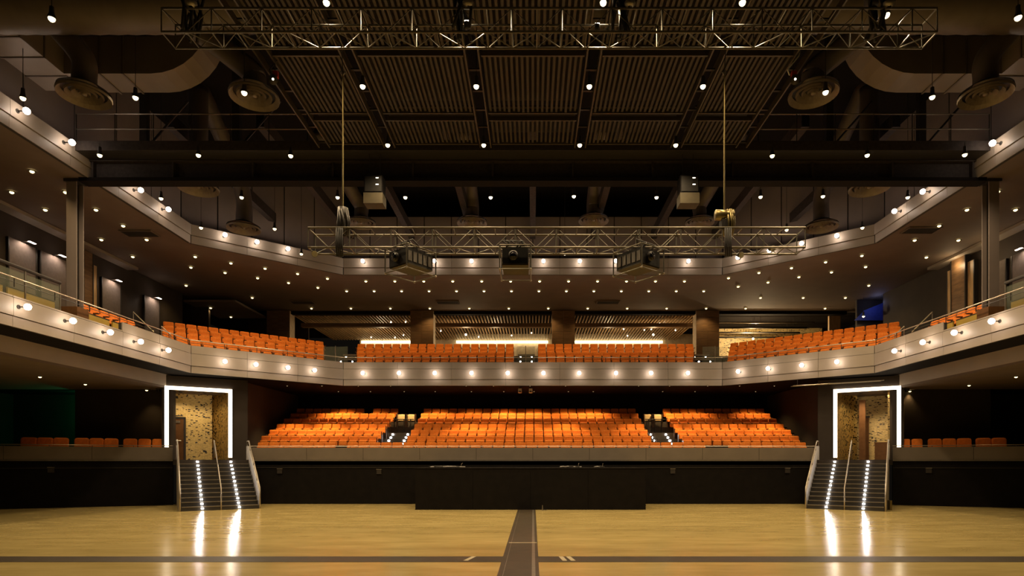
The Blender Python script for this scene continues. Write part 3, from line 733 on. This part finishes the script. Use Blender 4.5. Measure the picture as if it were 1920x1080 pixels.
for s in (-1, 1):
    nm = 'gold passage side' if s < 0 else 'podium side'
    diffuser(158 if s < 0 else 1848, 180, 17.5, .69, [(0, .0, .95), (s*.2, -.05, 1.35), (s*1.0, -.3, 2.3), (s*1.7, -.8, 3.3)], 'large round diffuser on a bent duct nearest the side edge, '+nm)
    diffuser(477 if s < 0 else 1525, 183 if s < 0 else 178, 17.5, .69, [(s*.1, -.05, .75), (s*.9, -.4, 1.3), (s*2.4, -.9, 2.4), (s*3, -.9, 3.4)], 'large round diffuser on a bent duct beside the slatted ceiling, '+nm)
    diffuser(372 if s < 0 else 1630, 354, 23.9, .76, [(0, 0, 1.5), (0, 0, 4)], 'round diffuser half hidden under the girder, '+nm)
    diffuser(457 if s < 0 else 1540, 430 if s < 0 else 427, 28.4, .76, [(0, 0, 1.4), (s*.1, -.6, 2.6), (s*.5, -3, 5)], 'round diffuser on an upright duct before the panelled wall, '+nm)
    diffuser(677 if s < 0 else 1312, 420 if s < 0 else 418, 31.6, .76, [(0, 0, .9), (s*.4, -.6, 1.6), (s*1.2, -3, 3.2)], 'round diffuser behind the projector truss on a leaning duct, '+nm)
    diffuser(885 if s < 0 else 1113, 419 if s < 0 else 415, 31, .78, [(0, 0, .9), (s*.05, -.5, 1.7), (s*.1, -3, 3.2)], 'round diffuser behind the middle of the projector truss, '+nm)
    t = thing('rectangular_duct', 'rectangular sheet metal duct with a curved elbow, '+nm, 'duct', (s*14.5, 19, 14.6))
    a, b = sorted((s*-1.9+0, s*-.6))
    x0, x1 = sorted((s*1.9, s*.6)); MB().box(x0, x1, -1.55, 1.3, 0, 1.2).build('main_run', M['rectduct'], t)
    for k in range(3): MB().box(x0-.03, x1+.03, -1.3+k*.9, -1.25+k*.9, -.03, 1.23).build('flange', M['ductm'], t)
    x0, x1 = sorted((s*.6, s*-2.2)); MB().box(x0, x1, .4, 1.4, 0, 1.2).build('branch_run', M['rectduct'], t)
    for k in range(3): xx = s*(.2-k*.75); MB().box(xx-.03, xx+.03, .36, 1.44, -.03, 1.23).build('flange', M['ductm'], t)
    mb = MB(); n = 8
    v = []
    for i in range(n+1):
        an = i/n*PI/2; cx, cz = s*-2.2, 1.9
        for rr in (1.9, .7):
            for yy in (.4, 1.4): v.append((cx-s*rr*math.sin(an), yy, cz-rr*math.cos(an)))
    f = []
    for i in range(n):
        o_ = i*4; f += [(o_, o_+1, o_+5, o_+4), (o_+2, o_+6, o_+7, o_+3), (o_, o_+4, o_+6, o_+2), (o_+1, o_+3, o_+7, o_+5)]
    mb.add(v, f).build('elbow', M['rectduct'], t, False)

# ------------------------------------------------------------------ trusses
def truss(cx, y, z, L, s, lab):
    t = thing('lighting_truss', lab, 'truss', (cx, y, z)); h = L/2
    cs = [(0, 0), (0, s), (s, 0), (s, s)]
    for yy, zz in cs: rod('chord', (-h, yy, zz), (h, yy, zz), .027, M['truss'], t)
    n = round(L/(s*1.06)); b = L/n
    for i in range(n+1):
        x = -h+i*b
        e = i in (0, n)
        for yy in (0, s):
            if i % 2 == 0 or e: rod('upright', (x, yy, 0), (x, yy, s), .016, M['truss'], t)
            if i < n: rod('diagonal', (x, yy, 0 if i % 2 else s), (x+b, yy, s if i % 2 else 0), .010, M['truss'], t)
        for zz in (0, s):
            rod('cross_tie', (x, 0, zz), (x, s, zz), .015, M['truss'], t)
            if i < n and zz == 0: rod('diagonal', (x, 0 if i % 2 else s, zz), (x+b, s if i % 2 else 0, zz), .012, M['truss'], t)
    return t
truss(.37, 13.5, E+9.63, 17.38, .53, 'long aluminium box truss below the slatted ceiling carrying no projectors')
truss(.63, 15.9, E+5.66, 13.12, .52, 'aluminium box truss on two chains carrying three projectors')
def hoist(px, y, ztop, zb, lab, gold):
    X = (px-CX)*y/F
    t = thing('chain_hoist', lab, 'hoist', (X, y, zb))
    h = .62
    MB().tube([(-.24, 0, .36), (.24, 0, .36)] if gold else [(0, 0, .2), (0, 0, .55)], .14, 14).build('motor', M['chain'] if gold else M['darksteel'], t, True)
    MB().box(-.1, .1, -.12, .12, .02, .22).build('gear_case', M['darksteel'], t)
    rod('chain', (0, 0, .4), (0, 0, ztop-zb), .02, M['chain'], t)
    rod('sling', (0, 0, ztop-zb), (0, -1.1, 18-zb), .012, M['cable'], t)
    MB().tube([(0, 0, ztop-zb-.05), (.06, 0, ztop-zb+.05), (0, 0, ztop-zb+.15), (-.06, 0, ztop-zb+.05), (0, 0, ztop-zb-.05)], .018, 6).build('hook', M['nosing'], t, True)
    mb = MB()
    for k in range(14):
        a = k*2.4; rr = .09+.05*random.random()
        mb.tube([(.1*gold+rr*math.cos(a), rr*math.sin(a), .48), (.1*gold+1.25*rr*math.cos(a+.3), 1.25*rr*math.sin(a+.3), .15), (.1*gold+rr*.8*math.cos(a+.5), rr*.8*math.sin(a+.5), -.18)], .028, 5)
    mb.build('chain_bag', M['chain'] if gold else M['darksteel'], t, True)
    mb = MB()
    for k in range(4): mb.tube([(-.07+k*.05, -.3, -.1), (-.08+k*.05, -.32, -.5), (-.06+k*.05, -.3, -.85)], .022, 5)
    mb.build('cable_tail', M['cable'], t, True)
hoist(643, 16.15, E+10.4, E+6.25, 'dark chain hoist with looped cables on the projector truss', 0)
hoist(1358, 16.15, E+10.4, E+6.25, 'gold-coloured chain hoist with a chain bag on the projector truss', 1)
def cable_bundle(px, lab):
    X = (px-CX)*13.75/F
    t = thing('cable_bundle', lab, 'cables', (X, 13.75, E+10.2))
    mb = MB()
    for k in range(9):
        x = random.uniform(-.16, .16); y = random.uniform(-.3, .2)
        mb.tube([(x, y, 1.2), (x+random.uniform(-.1, .1), y, .5), (x+random.uniform(-.15, .15), y, 0), (x+random.uniform(-.1, .1), y, -.5)], .035, 5)
    mb.build('cable', M['cable'], t, True)
    MB().tube([(-.05, .05, .25), (-.05, .05, .62)], .15, 12).build('motor', M['darksteel'], t, True)
    MB().lathe([(.05, .0), (.12, .03), (.13, .1)], 10, (.15, -.3, -.05)).build('lamp_cup', M['nosing'], t, True)
for px, l in ((360, 'thick black cable bundle hanging over the truss end on the gold passage side'), (868, 'black cable bundle over the truss beside the middle track'), (1165, 'black cable bundle over the truss beside the next track'), (1640, 'black cable bundle over the truss end on the podium side')): cable_bundle(px, l)
for px, py, l in ((875, 52, 'left'), (1120, 57, 'right')):
    p = onD(px, py, 13.75)
    t = thing('truss_lamp', 'small lamp head clamped inside the long truss', 'lamp', p, 0, 'lamp heads in the long truss')
    MB().tube([(0, 0, .12), (0, .0, -.02)], .06, 10).build('lamp_body', M['darksteel'], t, True); MB().box(-.05, .05, -.02, .02, .1, .16).build('lamp_lens', M['e_led'], t)
def projector(px, py, w, rz, lab):
    y = 16.05; X = (px-CX)*y/F
    t = thing('projector', lab, 'projector', (X, y, E+4.98), rz)
    W, Dp, H = w/2, .5, .62
    for sx in (-1, 1):
        for sy in (-1, 1):
            rod('cage_post', (sx*W, sy*Dp, 0), (sx*W, sy*Dp, H), .018, M['truss'], t)
        rod('cage_bar', (sx*W, -Dp, 0), (sx*W, Dp, 0), .016, M['truss'], t); rod('cage_bar', (sx*W, -Dp, H), (sx*W, Dp, H), .016, M['truss'], t)
    for sy in (-1, 1):
        rod('cage_bar', (-W, sy*Dp, 0), (W, sy*Dp, 0), .016, M['truss'], t); rod('cage_bar', (-W, sy*Dp, H), (W, sy*Dp, H), .016, M['truss'], t)
    b = MB().box(-W+.07, W-.07, -Dp+.08, Dp-.05, .16, .56).build('case', M['proj'], t)
    MB().box(-W+.06, W-.06, -Dp+.1, Dp-.06, .13, .16).build('underside', M['olive'], b)
    for sx in (-1, 1):
        for k in range(5): MB().box(sx*(W-.065)-.012, sx*(W-.065)+.012, -.4+k*.17, -.28+k*.17, .22, .48).build('grille', M['projside'], b)
    MB().tube([(-.05, -Dp-.02, .36), (-.05, -Dp+.1, .36)], .12, 16).build('lens_barrel', M['darksteel'], b, True)
    MB().tube([(-.05, -Dp-.035, .36), (-.05, -Dp-.02, .36)], .09, 16).build('lens', M['lensm'], b, True)
    for sx in (-1, 0, 1): MB().tube([(sx*.25, 0, .56), (sx*.25, 0, .70)], .035, 8).build('clamp', M['darksteel'], t)
    mb = MB()
    for k in range(5):
        a = random.uniform(-.3, .3); mb.tube([(a, -.2, .66), (a+.1, -.25, .8), (a+random.uniform(-.2, .3), -.1, .88), (a+.2, .1, .7)], .018, 5)
    mb.build('cable', M['cable'], t, True)
    for sx, sy in ((-1, -1), (1, -1), (-1, 1), (1, 1)): MB().ball((sx*W, sy*Dp, 0), .03, 8).build('corner_joint', M['steel'], t)
projector(770, 495, .86, math.radians(-38), 'caged projector turned towards the gold passage side')
projector(967, 495, .80, 0, 'caged projector facing straight out in the middle of the truss')
projector(1197, 495, .86, math.radians(38), 'caged projector turned towards the podium side')
for px, py, l in ((590, 476, 'gold passage end'), (1383, 478, 'podium half'), (1442, 466, 'podium end')):
    p = onD(px, py, 16.25)
    t = thing('truss_spotlight', 'small white-faced lamp on the projector truss, '+l, 'lamp', p)
    MB().tube([(0, 0, 0), (.05, -.14, -.05)], [.05, .085], 12).build('housing', M['darksteel'], t, True)
    MB().tube([(.05, -.14, -.05), (.052, -.146, -.052)], .08, 12).build('lens', M['white'], t); rod('clamp', (0, 0, 0), (0, 0, .16), .02, M['darksteel'], t)
# hung loudspeakers before the girder
for px, l in ((703, 'gold passage half'), (1290, 'podium half')):
    p = onD(px, 362, 22.15)
    t = thing('hung_loudspeaker', 'black loudspeaker box with an olive base hanging before the girder, '+l, 'speaker', p)
    MB().box(-.33, .33, -.25, .25, -.1, .55).build('cabinet', M['black'], t); MB().box(-.35, .35, -.27, .27, -.48, -.1).build('lower_cabinet', M['olive'], t)
    MB().box(-.3, .3, -.27, -.25, -.05, .5).build('grille', M['proj'], t)
    for x in (-.2, .2): rod('hanger', (x, 0, .55), (x, 0, 13.41-p.z), .012, M['cable'], t)
    for z in (.18, .42): MB().box(.1, .2, -.275, -.26, z, z+.03).build('indicator', M['e_led'], t)
# small round work lights beside the slatted ceiling
for px, py, s in ((513, 150, -1), (1490, 150, 1)):
    p = onD(px, py, 17.0)
    t = thing('work_light', 'small round work light with a looped cable beside the slatted ceiling, '+('gold passage side' if s < 0 else 'podium side'), 'lamp', p)
    MB().tube([(0, .1, .05), (0, 0, 0), (0, -.03, -.01)], [.04, .10, .135], 14).build('reflector', M['olive'], t, True)
    MB().ball((0, -.04, 0), .03, 8).build('bulb', M['e_led'], t); MB().box(-.05, .09, .05, .15, .12, .3).build('bracket', M['red'], t)
    rod('stem', (0, .1, .05), (0, .1, 1.2), .015, M['darksteel'], t)
    MB().tube([(-.1, .1, .2), (-.16, .1, .35), (0, .1, .55), (.16, .1, .75), (.2, .1, .9)], .02, 6).build('cable', M['cable'] if s < 0 else M['white'], t, True)

# ------------------------------------------------------------------ balcony sides: columns, seats, side walls
for s, nm in ((-1, 'gold passage side'), (1, 'podium side')):
    t = thing('steel_column', 'slim steel H-column rising from the balcony to the soffit, '+nm, 'column', (s*17.35, 22.85, 7.02))
    MB().box(-.19, .19, -.19, -.15, 0, 5.72).build('flange', M['wallgrey'], t); MB().box(-.19, .19, .15, .19, 0, 5.72).build('flange', M['wallgrey'], t)
    MB().box(-.03, .03, -.15, .15, 0, 5.72).build('web', M['darksteel'], t); MB().box(-.3, .3, -.3, .3, 0, .9).build('base_box', M['brown'], t)
    MB().box(-.26, .26, -.24, .24, 5.62, 5.72).build('cap_plate', M['darksteel'], t)
    # side wall
    x0, x1 = sorted((s*22.2, s*22.4))
    wl = struct(MB().box(x0, x1, Y0, 38.2, 7.02, 12.74).build('wall_balcony_'+('left' if s < 0 else 'right'), M['dark']), 'dark side wall of the balcony')
    x0, x1 = sorted((s*22.35, s*27)); struct(MB().box(x0, x1, 38.2, 43, ZU0+.02, ZU0+.2).build('ceiling_corner_'+('left' if s < 0 else 'right'), M['soffit']), 'brown ceiling over the balcony corner')
    struct(MB().box(x0, x1, 38.2, 43, 6.9, 7.02).build('floor_corner_'+('left' if s < 0 else 'right'), M['tier']), 'dark floor of the balcony corner')
    x0, x1 = sorted((s*21.3, s*27)); struct(MB().box(x0, x1, 39.6, 39.8, 7.02, 12.74).build('wall_corner_'+('left' if s < 0 else 'right'), M['dark']), 'dark back wall of the balcony corner')
    x0, x1 = sorted((s*26.8, s*27)); struct(MB().box(x0, x1, 38.2, 43, 7.02, 12.74).build('wall_corner_side_'+('left' if s < 0 else 'right'), M['dark']), 'dark side wall of the balcony corner')
    x0, x1 = sorted((s*21.6, s*22.2))
    struct(MB().box(x0, x1, Y0, 33, 12.60, 12.74).build('trim_cornice_'+('left' if s < 0 else 'right'), M['fascia']), 'pale cornice strip along the balcony side wall')
    def wallpanel(px0, px1, D0=None, m='panelgrey', z0=7.9, z1=11.6, th=.10, lab='', cat='wall panel', wash=False):
        k0, k1 = abs(px0-CX)/F, abs(px1-CX)/F
        ys = sorted((22.15/k0, 22.15/k1))
        t = thing('wall_panel', lab, cat, (s*22.2, sum(ys)/2, z0)); hl = (ys[1]-ys[0])/2
        a, b = sorted((0, -s*th)); MB().box(a, b, -hl, hl, 0, z1-z0).build('felt', M[m], t)
        a, b = sorted((0, -s*(th+.02))); MB().box(a, b, -hl-.06, -hl, 0, z1-z0).build('edge_trim', M['darksteel'], t)
        a, b = sorted((0, -s*(th+.02))); MB().box(a, b, hl, hl+.06, 0, z1-z0).build('edge_trim', M['darksteel'], t)
        if wash:
            a, b = sorted((-s*.45, -s*.55)); l = MB().box(a, b, -.16, .16, z1-z0-.01, z1-z0+.01).build('wall_washer', M['e_wash'], t)
            rod('arm', (0, 0, z1-z0+.03), (-s*.5, 0, z1-z0+.03), .02, M['darksteel'], t)
            lamp('SPOT', 60, PINK, .1, t, (-s*.32, 0, z1-z0+.12), 2.6)
    if s < 0:
        wallpanel(15, 65, lab='grey felt wall panel lit from above, farthest from the dark green corner', wash=True)
        wallpanel(75, 122, lab='grey felt wall panel lit from above, beside the column', wash=True)
        wallpanel(190, 224, lab='grey felt wall panel beyond the wood strip', wash=True)
        wallpanel(270, 297, lab='grey felt wall panel beside the orange slanted seats', wash=True)
        wallpanel(152, 168, m='wood', z1=12.5, th=.2, lab='brown wood strip wall beyond the column'); wallpanel(170, 179, m='woodlight', z1=12.0, th=.12, lab='narrow pale wood strip beside the brown one')
    else:
        wallpanel(1900, 1960, lab='grey felt wall panel farthest from the blue window, lit from above', wash=True)
        wallpanel(1857, 1887, lab='grey felt wall panel beside the column on the podium side')
        wallpanel(1793, 1818, m='wood', z1=12.6, th=.3, lab='broad brown plank wall strip between two pale ones'); wallpanel(1782, 1792, m='woodlight', z1=12.2, th=.2, lab='pale slatted strip nearer the blue window'); wallpanel(1820, 1831, m='woodlight', z1=12.2, th=.2, lab='pale slatted strip nearer the column')
        lamp('POINT', 25, WARM, .1, wl, (s*21.6, 31.0, 12.2)); lamp('POINT', 18, WARM, .1, wl, (s*21.4, 28.6, 11.9))  # two added point lights beside the strips, no lamp built for them
    # mustard modesty panels and side seats
    for i, (y0, y1) in enumerate(((18.2, 20.2), (20.4, 22.4), (23.3, 25.3), (25.5, 27.3))):
        t = thing('mustard_screen', nth(i+1)+' low mustard screen from the glass guard before side balcony seats, '+nm, 'screen', (s*17.8, (y0+y1)/2, 7.02), 0, 'mustard screens, '+nm)
        MB().box(-.03, .03, -(y1-y0)/2, (y1-y0)/2, 0, 1.01).build('board', M['mustard'], t)
        MB().box(-.04, .04, -(y1-y0)/2, (y1-y0)/2, 1.01, 1.04).build('cap', M['darksteel'], t)
    for i in range(7):
        y = 24.2+i*.58
        seat(.54, (s*18.27, y, 7.68), PI/2 if s < 0 else -PI/2, 'orange balcony side seat behind mustard screens, '+count(('side', s))+' from the glass guard, '+nm, 'side balcony seats, '+nm)
    x0, x1 = sorted((s*17.9, s*22.2)); struct(MB().box(x0, x1, Y0, 21.8, 7.02, 7.25).build('floor_side_deck', M['tier']), 'dark step under the tan lounge chairs'); struct(MB().box(x0, x1, 21.8, 29, 7.02, 7.68).build('floor_side_tier', M['tier']), 'dark step under the side balcony seats')
    # sloping guard rails at the back of the side balcony
    for j, (a, b) in enumerate((((250, 585), (288, 622)), ((303, 612), (320, 628)))):
        q0, q1 = onD(a[0], a[1], 28.5), onD(b[0], b[1], 28.0)
        t = thing('aisle_handrail', 'short sloping bright handrail at the corner aisle, '+nm, 'handrail', (s*abs(q1.x), q1.y, 7.02), 0, 'corner aisle handrails, '+nm)
        rod('rail_tube', (s*(abs(q0.x)-abs(q1.x)), q0.y-q1.y, q0.z-7.02), (0, 0, q1.z-7.02), .025, M['steel'], t); rod('post', (0, 0, 0), (0, 0, q1.z-7.02), .02, M['steel'], t)
        rod('post', (s*(abs(q0.x)-abs(q1.x)), q0.y-q1.y, 0), (s*(abs(q0.x)-abs(q1.x)), q0.y-q1.y, q0.z-7.02), .02, M['steel'], t)
    # glazed rail with thick timber top nearest the stage
    t = thing('glazed_guard', 'glass guard with a thick dark top rail on the side balcony, '+nm, 'guard', (s*17.1, 20.2, 7.02))
    MB().tube([(0, -6, 1.55), (0, 1.6, 1.55)], .06, 8).build('top_rail', M['darksteel'], t, True)
    for k in range(6): rod('post', (0, -5.9+k*1.5, 0), (0, -5.9+k*1.5, 1.55), .03, M['nosing'], t)
    for k in range(5): MB().box(-.008, .008, -5.85+k*1.5, -4.45+k*1.5, .5, 1.4).build('glass_pane', M['glass'], t)
    for k in range(3):
        ch = thing('lounge_chair', 'tan lounge chair behind the glass guard on the side balcony, '+nm, 'chair', (s*18.9, 18.3+k*1.15, 7.25), PI/2 if s < 0 else -PI/2, 'tan lounge chairs, '+nm)
        rbox(.7, .6, .14, .35, .2, .25, .03).build('backrest', M['tan'], ch); MB().box(-.35, .35, -.35, .3, .2, .42).build('seat', M['tan'], ch)
        for sx in (-1, 1): MB().box(sx*.38-.05, sx*.38+.05, -.35, .35, .2, .6).build('arm', M['tan'], ch)
        for lx in (-.3, .3):
            for ly in (-.28, .25): rod('leg', (lx, ly, 0), (lx, ly, .2), .02, M['darksteel'], ch)

# ------------------------------------------------------------------ lobby behind the balcony
COLS = [(-17.9, 'by the green corner'), (-7.8, 'beside the central opening'), (2.15, 'next to the bright centre aisle'), (12.3, 'next to the brick stair hall')]
for x, l in COLS:
    t = thing('wood_pillar', 'broad wood-clad pillar between lobby openings, '+l, 'pillar', (x, 42.4, 8.77))
    for r in range(8):
        for c in range(2): MB().box(-.81+c*.81+.004, -.81+(c+1)*.81-.004, -.03, 0, r*.5+.004 if r else 0, min((r+1)*.5, 3.97)-.004).build('plank', M['wood'], t)
    MB().box(-.80, .80, 0, .9, 0, 3.97).build('core', M['cream'], t)
struct(MB().box(-22.2, 22.2, 42.6, 43, 12.55, 12.76).build('trim_lintel', M['darker']), 'dark lintel above the lobby openings')
struct(MB().box(-22.2, 22.2, 43, 54, 9.0, 9.2).build('floor_lobby', M['cream']), 'pale lobby floor')
struct(MB().box(-26, 26, 43, 54, 13.2, 13.3).build('ceiling_lobby', M['darker']), 'dark lobby ceiling')
bw = struct(MB().box(-15, 15, 52.3, 52.5, 9.2, 13.2).build('wall_lobby', M['cream']), 'cream lobby end wall')
struct(MB().box(-22.2, -17.5, 47, 47.2, 8.5, 13.2).build('wall_lobby_left', M['dark']), 'dark lobby wall')
struct(MB().box(13.3, 24, 50, 50.2, 8.5, 13.2).build('wall_lobby_right', M['brickw']), 'pale brick wall of the stair hall')
bm = struct(MB().box(-17, 12, 44.2, 44.6, 12.0, 12.28).build('lobby_beam', M['wood']), 'brown timber beam crossing the lobby openings')
sl = MB()
for i in range(126):
    x = -17.2+i*.235; sl.box(x, x+.085, 43.4, 52.0, 12.60, 12.74)
o = sl.build('lobby_slats', M['lobbyslat']); tag(o, 'pale timber slats lining the lobby ceiling', 'slats'); o['kind'] = 'stuff'
for x0, x1 in ((-14.8, -9.2), (-6.6, 1.3), (3.3, 11.2)):
    tag(MB().box(x0, x1, 52.0, 52.1, 12.35, 12.55).build('cove_light', M['e_cove']), 'bright strip light at the top of the lobby end wall', 'strip light', 'lobby strip lights')
for i in range(22):
    x = random.uniform(-15, 12); y = random.uniform(45, 51)
    tag(MB().ball((x, y, 12.55), .05, 8).build('lobby_spot', M['e_tiny']), 'tiny spotlight between the lobby ceiling slats', 'spotlight', 'lobby spotlights')
for x, y in ((-12, 48), (-3, 48), (6, 48), (17, 46.5), (-5, 45), (9, 45)):
    t = thing('lobby_lamp', 'white ball lamp hanging in the lobby', 'lamp', (x, y, 11.6), 0, 'lobby ball lamps')
    MB().ball((0, 0, 0), .08, 8).build('globe', M['e_tiny'], t); rod('stem', (0, 0, .05), (0, 0, 1.6), .01, M['darksteel'], t)
    lamp('POINT', 900 if x > 12 else 90, WARM, .15, t, (0, 0, -.2))
# brick stair hall details
t = thing('lobby_stair_rail', 'sloping pale stair balustrade in the brick stair hall', 'balustrade', (17.2, 48, 9.2))
v = [(-2.6, 0, 0), (2.6, 0, 1.6), (2.6, 0, 2.3), (-2.6, 0, .9)]
MB().add(v+[(x, .1, z) for x, y, z in v], [(0, 1, 2, 3), (7, 6, 5, 4), (0, 4, 5, 1), (3, 2, 6, 7), (1, 5, 6, 2), (0, 3, 7, 4)]).build('balustrade', M['cream'], t)
MB().tube([(-2.6, -.08, 1.0), (2.6, -.08, 2.4)], .04, 6).build('handrail', M['steel'], t)
for k in range(4):
    sp = thing('service_pipe', 'dark service pipe hung under the stair hall ceiling', 'pipe', (17, 45+k*1.2, 12.5-.12*k), 0, 'stair hall pipes')
    MB().tube([(-3.6, 0, 0), (4, 0, 0)], .07, 8).build('pipe', M['darksteel'] if k % 2 else M['nosing'], sp, True)
    for x in (-3, 0, 3): rod('hanger', (x, 0, .06), (x, 0, .71+.12*k), .012, M['darksteel'], sp)
tag(MB().box(21.2, 22.0, 43.1, 43.3, 8.77, 12.55).build('plank_screen', M['woodlight']), 'pale plank screen closing the stair hall opening', 'screen')
# blue window in the side of the soffit
p = onD(1637, 585, 39.5)
tag(MB().add([(p.x-1.2, 39.5, p.z-.55), (p.x+.65, 39.5, p.z-.55), (p.x+.65, 39.5, p.z+.6), (p.x-.6, 39.5, p.z+.1), (p.x-1.2, 39.6, p.z-.55), (p.x+.65, 39.6, p.z-.55), (p.x+.65, 39.6, p.z+.6), (p.x-.6, 39.6, p.z+.1)],
   [(0, 1, 2, 3), (7, 6, 5, 4), (0, 4, 5, 1), (1, 5, 6, 2), (2, 6, 7, 3), (3, 7, 4, 0)]).build('blue_panel', M['bluewall']), 'blue wedge-shaped wall panel in the dark balcony corner', 'wall panel')
lamp('POINT', 7, (.35, .45, 1), .1, bpy.data.objects['blue_panel'], (p.x-.2, 38.6, 12.3))  # added blue light shining on the panel, without any fixture
# glass-guarded balcony aisles with step lights
for x0, x1, l in ((613, 668, 'by the green-corner block'), (964, 1008, 'in the centre'), (1302, 1358, 'by the blue-window block')):
    a, b = (x0-CX)*36/F, (x1-CX)*36/F
    t = thing('balcony_aisle', 'balcony aisle steps with small lights and a glass guard, '+l, 'steps', ((a+b)/2, 34.9, 7.02)); hw = (b-a)/2-.12
    for i in range(8):
        sp = MB().box(-hw+.04, hw-.04, i*.5+.1, 4.2, .2+i*.22, .42+i*.22).build('step', M['rectduct'], t)
        for x in (-.35, .35):
            if i % 2 == 0: MB().box(x-.035, x+.035, i*.5+.07, i*.5+.1, .32+i*.22, .38+i*.22).build('step_light', M['e_step'], sp)
    MB().box(-hw+.05, hw-.05, -.02, 0, .5, 1.75).build('glass_pane', M['glass'], t)
    rod('post', (0, -.02, 0), (0, -.02, 1.8), .02, M['steel'], t)
# green exit sign in the side recess
for s in (-1,):
    t = thing('exit_sign', 'green exit sign glowing in the dark side recess', 'sign', (-24.1, 32.4, 5.3))
    MB().box(-.3, .3, -.02, .02, -.1, .1).build('sign_face', M['e_exit'], t); MB().box(-.32, .32, .02, .06, -.12, .12).build('housing', M['darksteel'], t)
    rod('stem', (0, .04, .1), (0, .04, .6), .015, M['darksteel'], t)
    lamp('POINT', 40, (.05, 1, .35), .1, t, (0, .3, -.3))

# soffit air grilles
for x, y, l in ((567, 567, 'by the green corner'), (840, 567, 'before the second pillar'), (1140, 567, 'before the third pillar'), (1727, 432, 'on the podium side'), (262, 438, 'on the gold passage side')):
    t = thing('air_grille', 'dark rectangular air grille in the brown soffit '+l, 'air grille', onH(x, y, 10.62))
    for a in (-.38, .34): MB().box(-.75, .75, a, a+.04, -.03, .03).build('frame_bar', M['soffit'], t)
    for a in (-.75, .71): MB().box(a, a+.04, -.34, .34, -.03, .03).build('frame_bar', M['soffit'], t)
    for k in range(7): MB().box(-.71, .71, -.32+k*.095, -.28+k*.095, -.02, .02).build('slat', M['backing'], t)
# small spotlights hung under the balcony edge and at the bulkhead corners
for x, D, l in ((975, 34.9, 'nearer the gold passage'), (995, 34.9, 'nearer the podium')):
    p = onD(x, 727, D)
    t = thing('hung_spotlight', 'small spotlight of a pair hung under the balcony front, '+l, 'spotlight', (p.x, D, ZB0+.02))
    MB().tube([(0, 0, -.10), (0, -.05, -.34)], [.10, .12], 10).build('housing', M['darksteel'], t, True); rod('stem', (0, 0, 0), (0, 0, -.12), .02, M['darksteel'], t)
    MB().tube([(0, -.05, -.34), (0, -.052, -.346)], .11, 10).build('lens', M['white'], t); MB().box(-.1, .1, -.14, -.12, -.3, -.12).build('label_plate', M['white'], t)
for s in (-1, 1):
    t = thing('dome_camera', 'small dark dome camera at the bulkhead corner on the '+('gold passage' if s < 0 else 'podium')+' side', 'camera', (s*18.75, 30.2, 5.77))
    MB().lathe([(.13, 0), (.13, -.05), (.10, -.07)], 14).build('base', M['darksteel'], t, True); MB().ball((0, 0, -.08), .10, 12).build('dome', M['lensm'], t, True)
# cable tray above the podium doorway
t = thing('cable_tray', 'thin steel cable tray under the balcony above the podium doorway', 'cable tray', (15.6, 30.6, 6.1))
for a in (0, .3): rod('side_rail', (-1.9, a+1.1, 0), (1.6, a-1.1, 0), .018, M['steel'], t)
for k in range(8):
    u = k/7; rod('rung', (-1.9+3.5*u, 1.1-2.2*u, 0), (-1.9+3.5*u, 1.4-2.2*u, 0), .01, M['darksteel'], t)
for u in (.05, .5, .95): rod('hanger', (-1.9+3.5*u, 1.1-2.2*u, 0), (-1.9+3.5*u, 1.1-2.2*u, .34), .01, M['darksteel'], t)
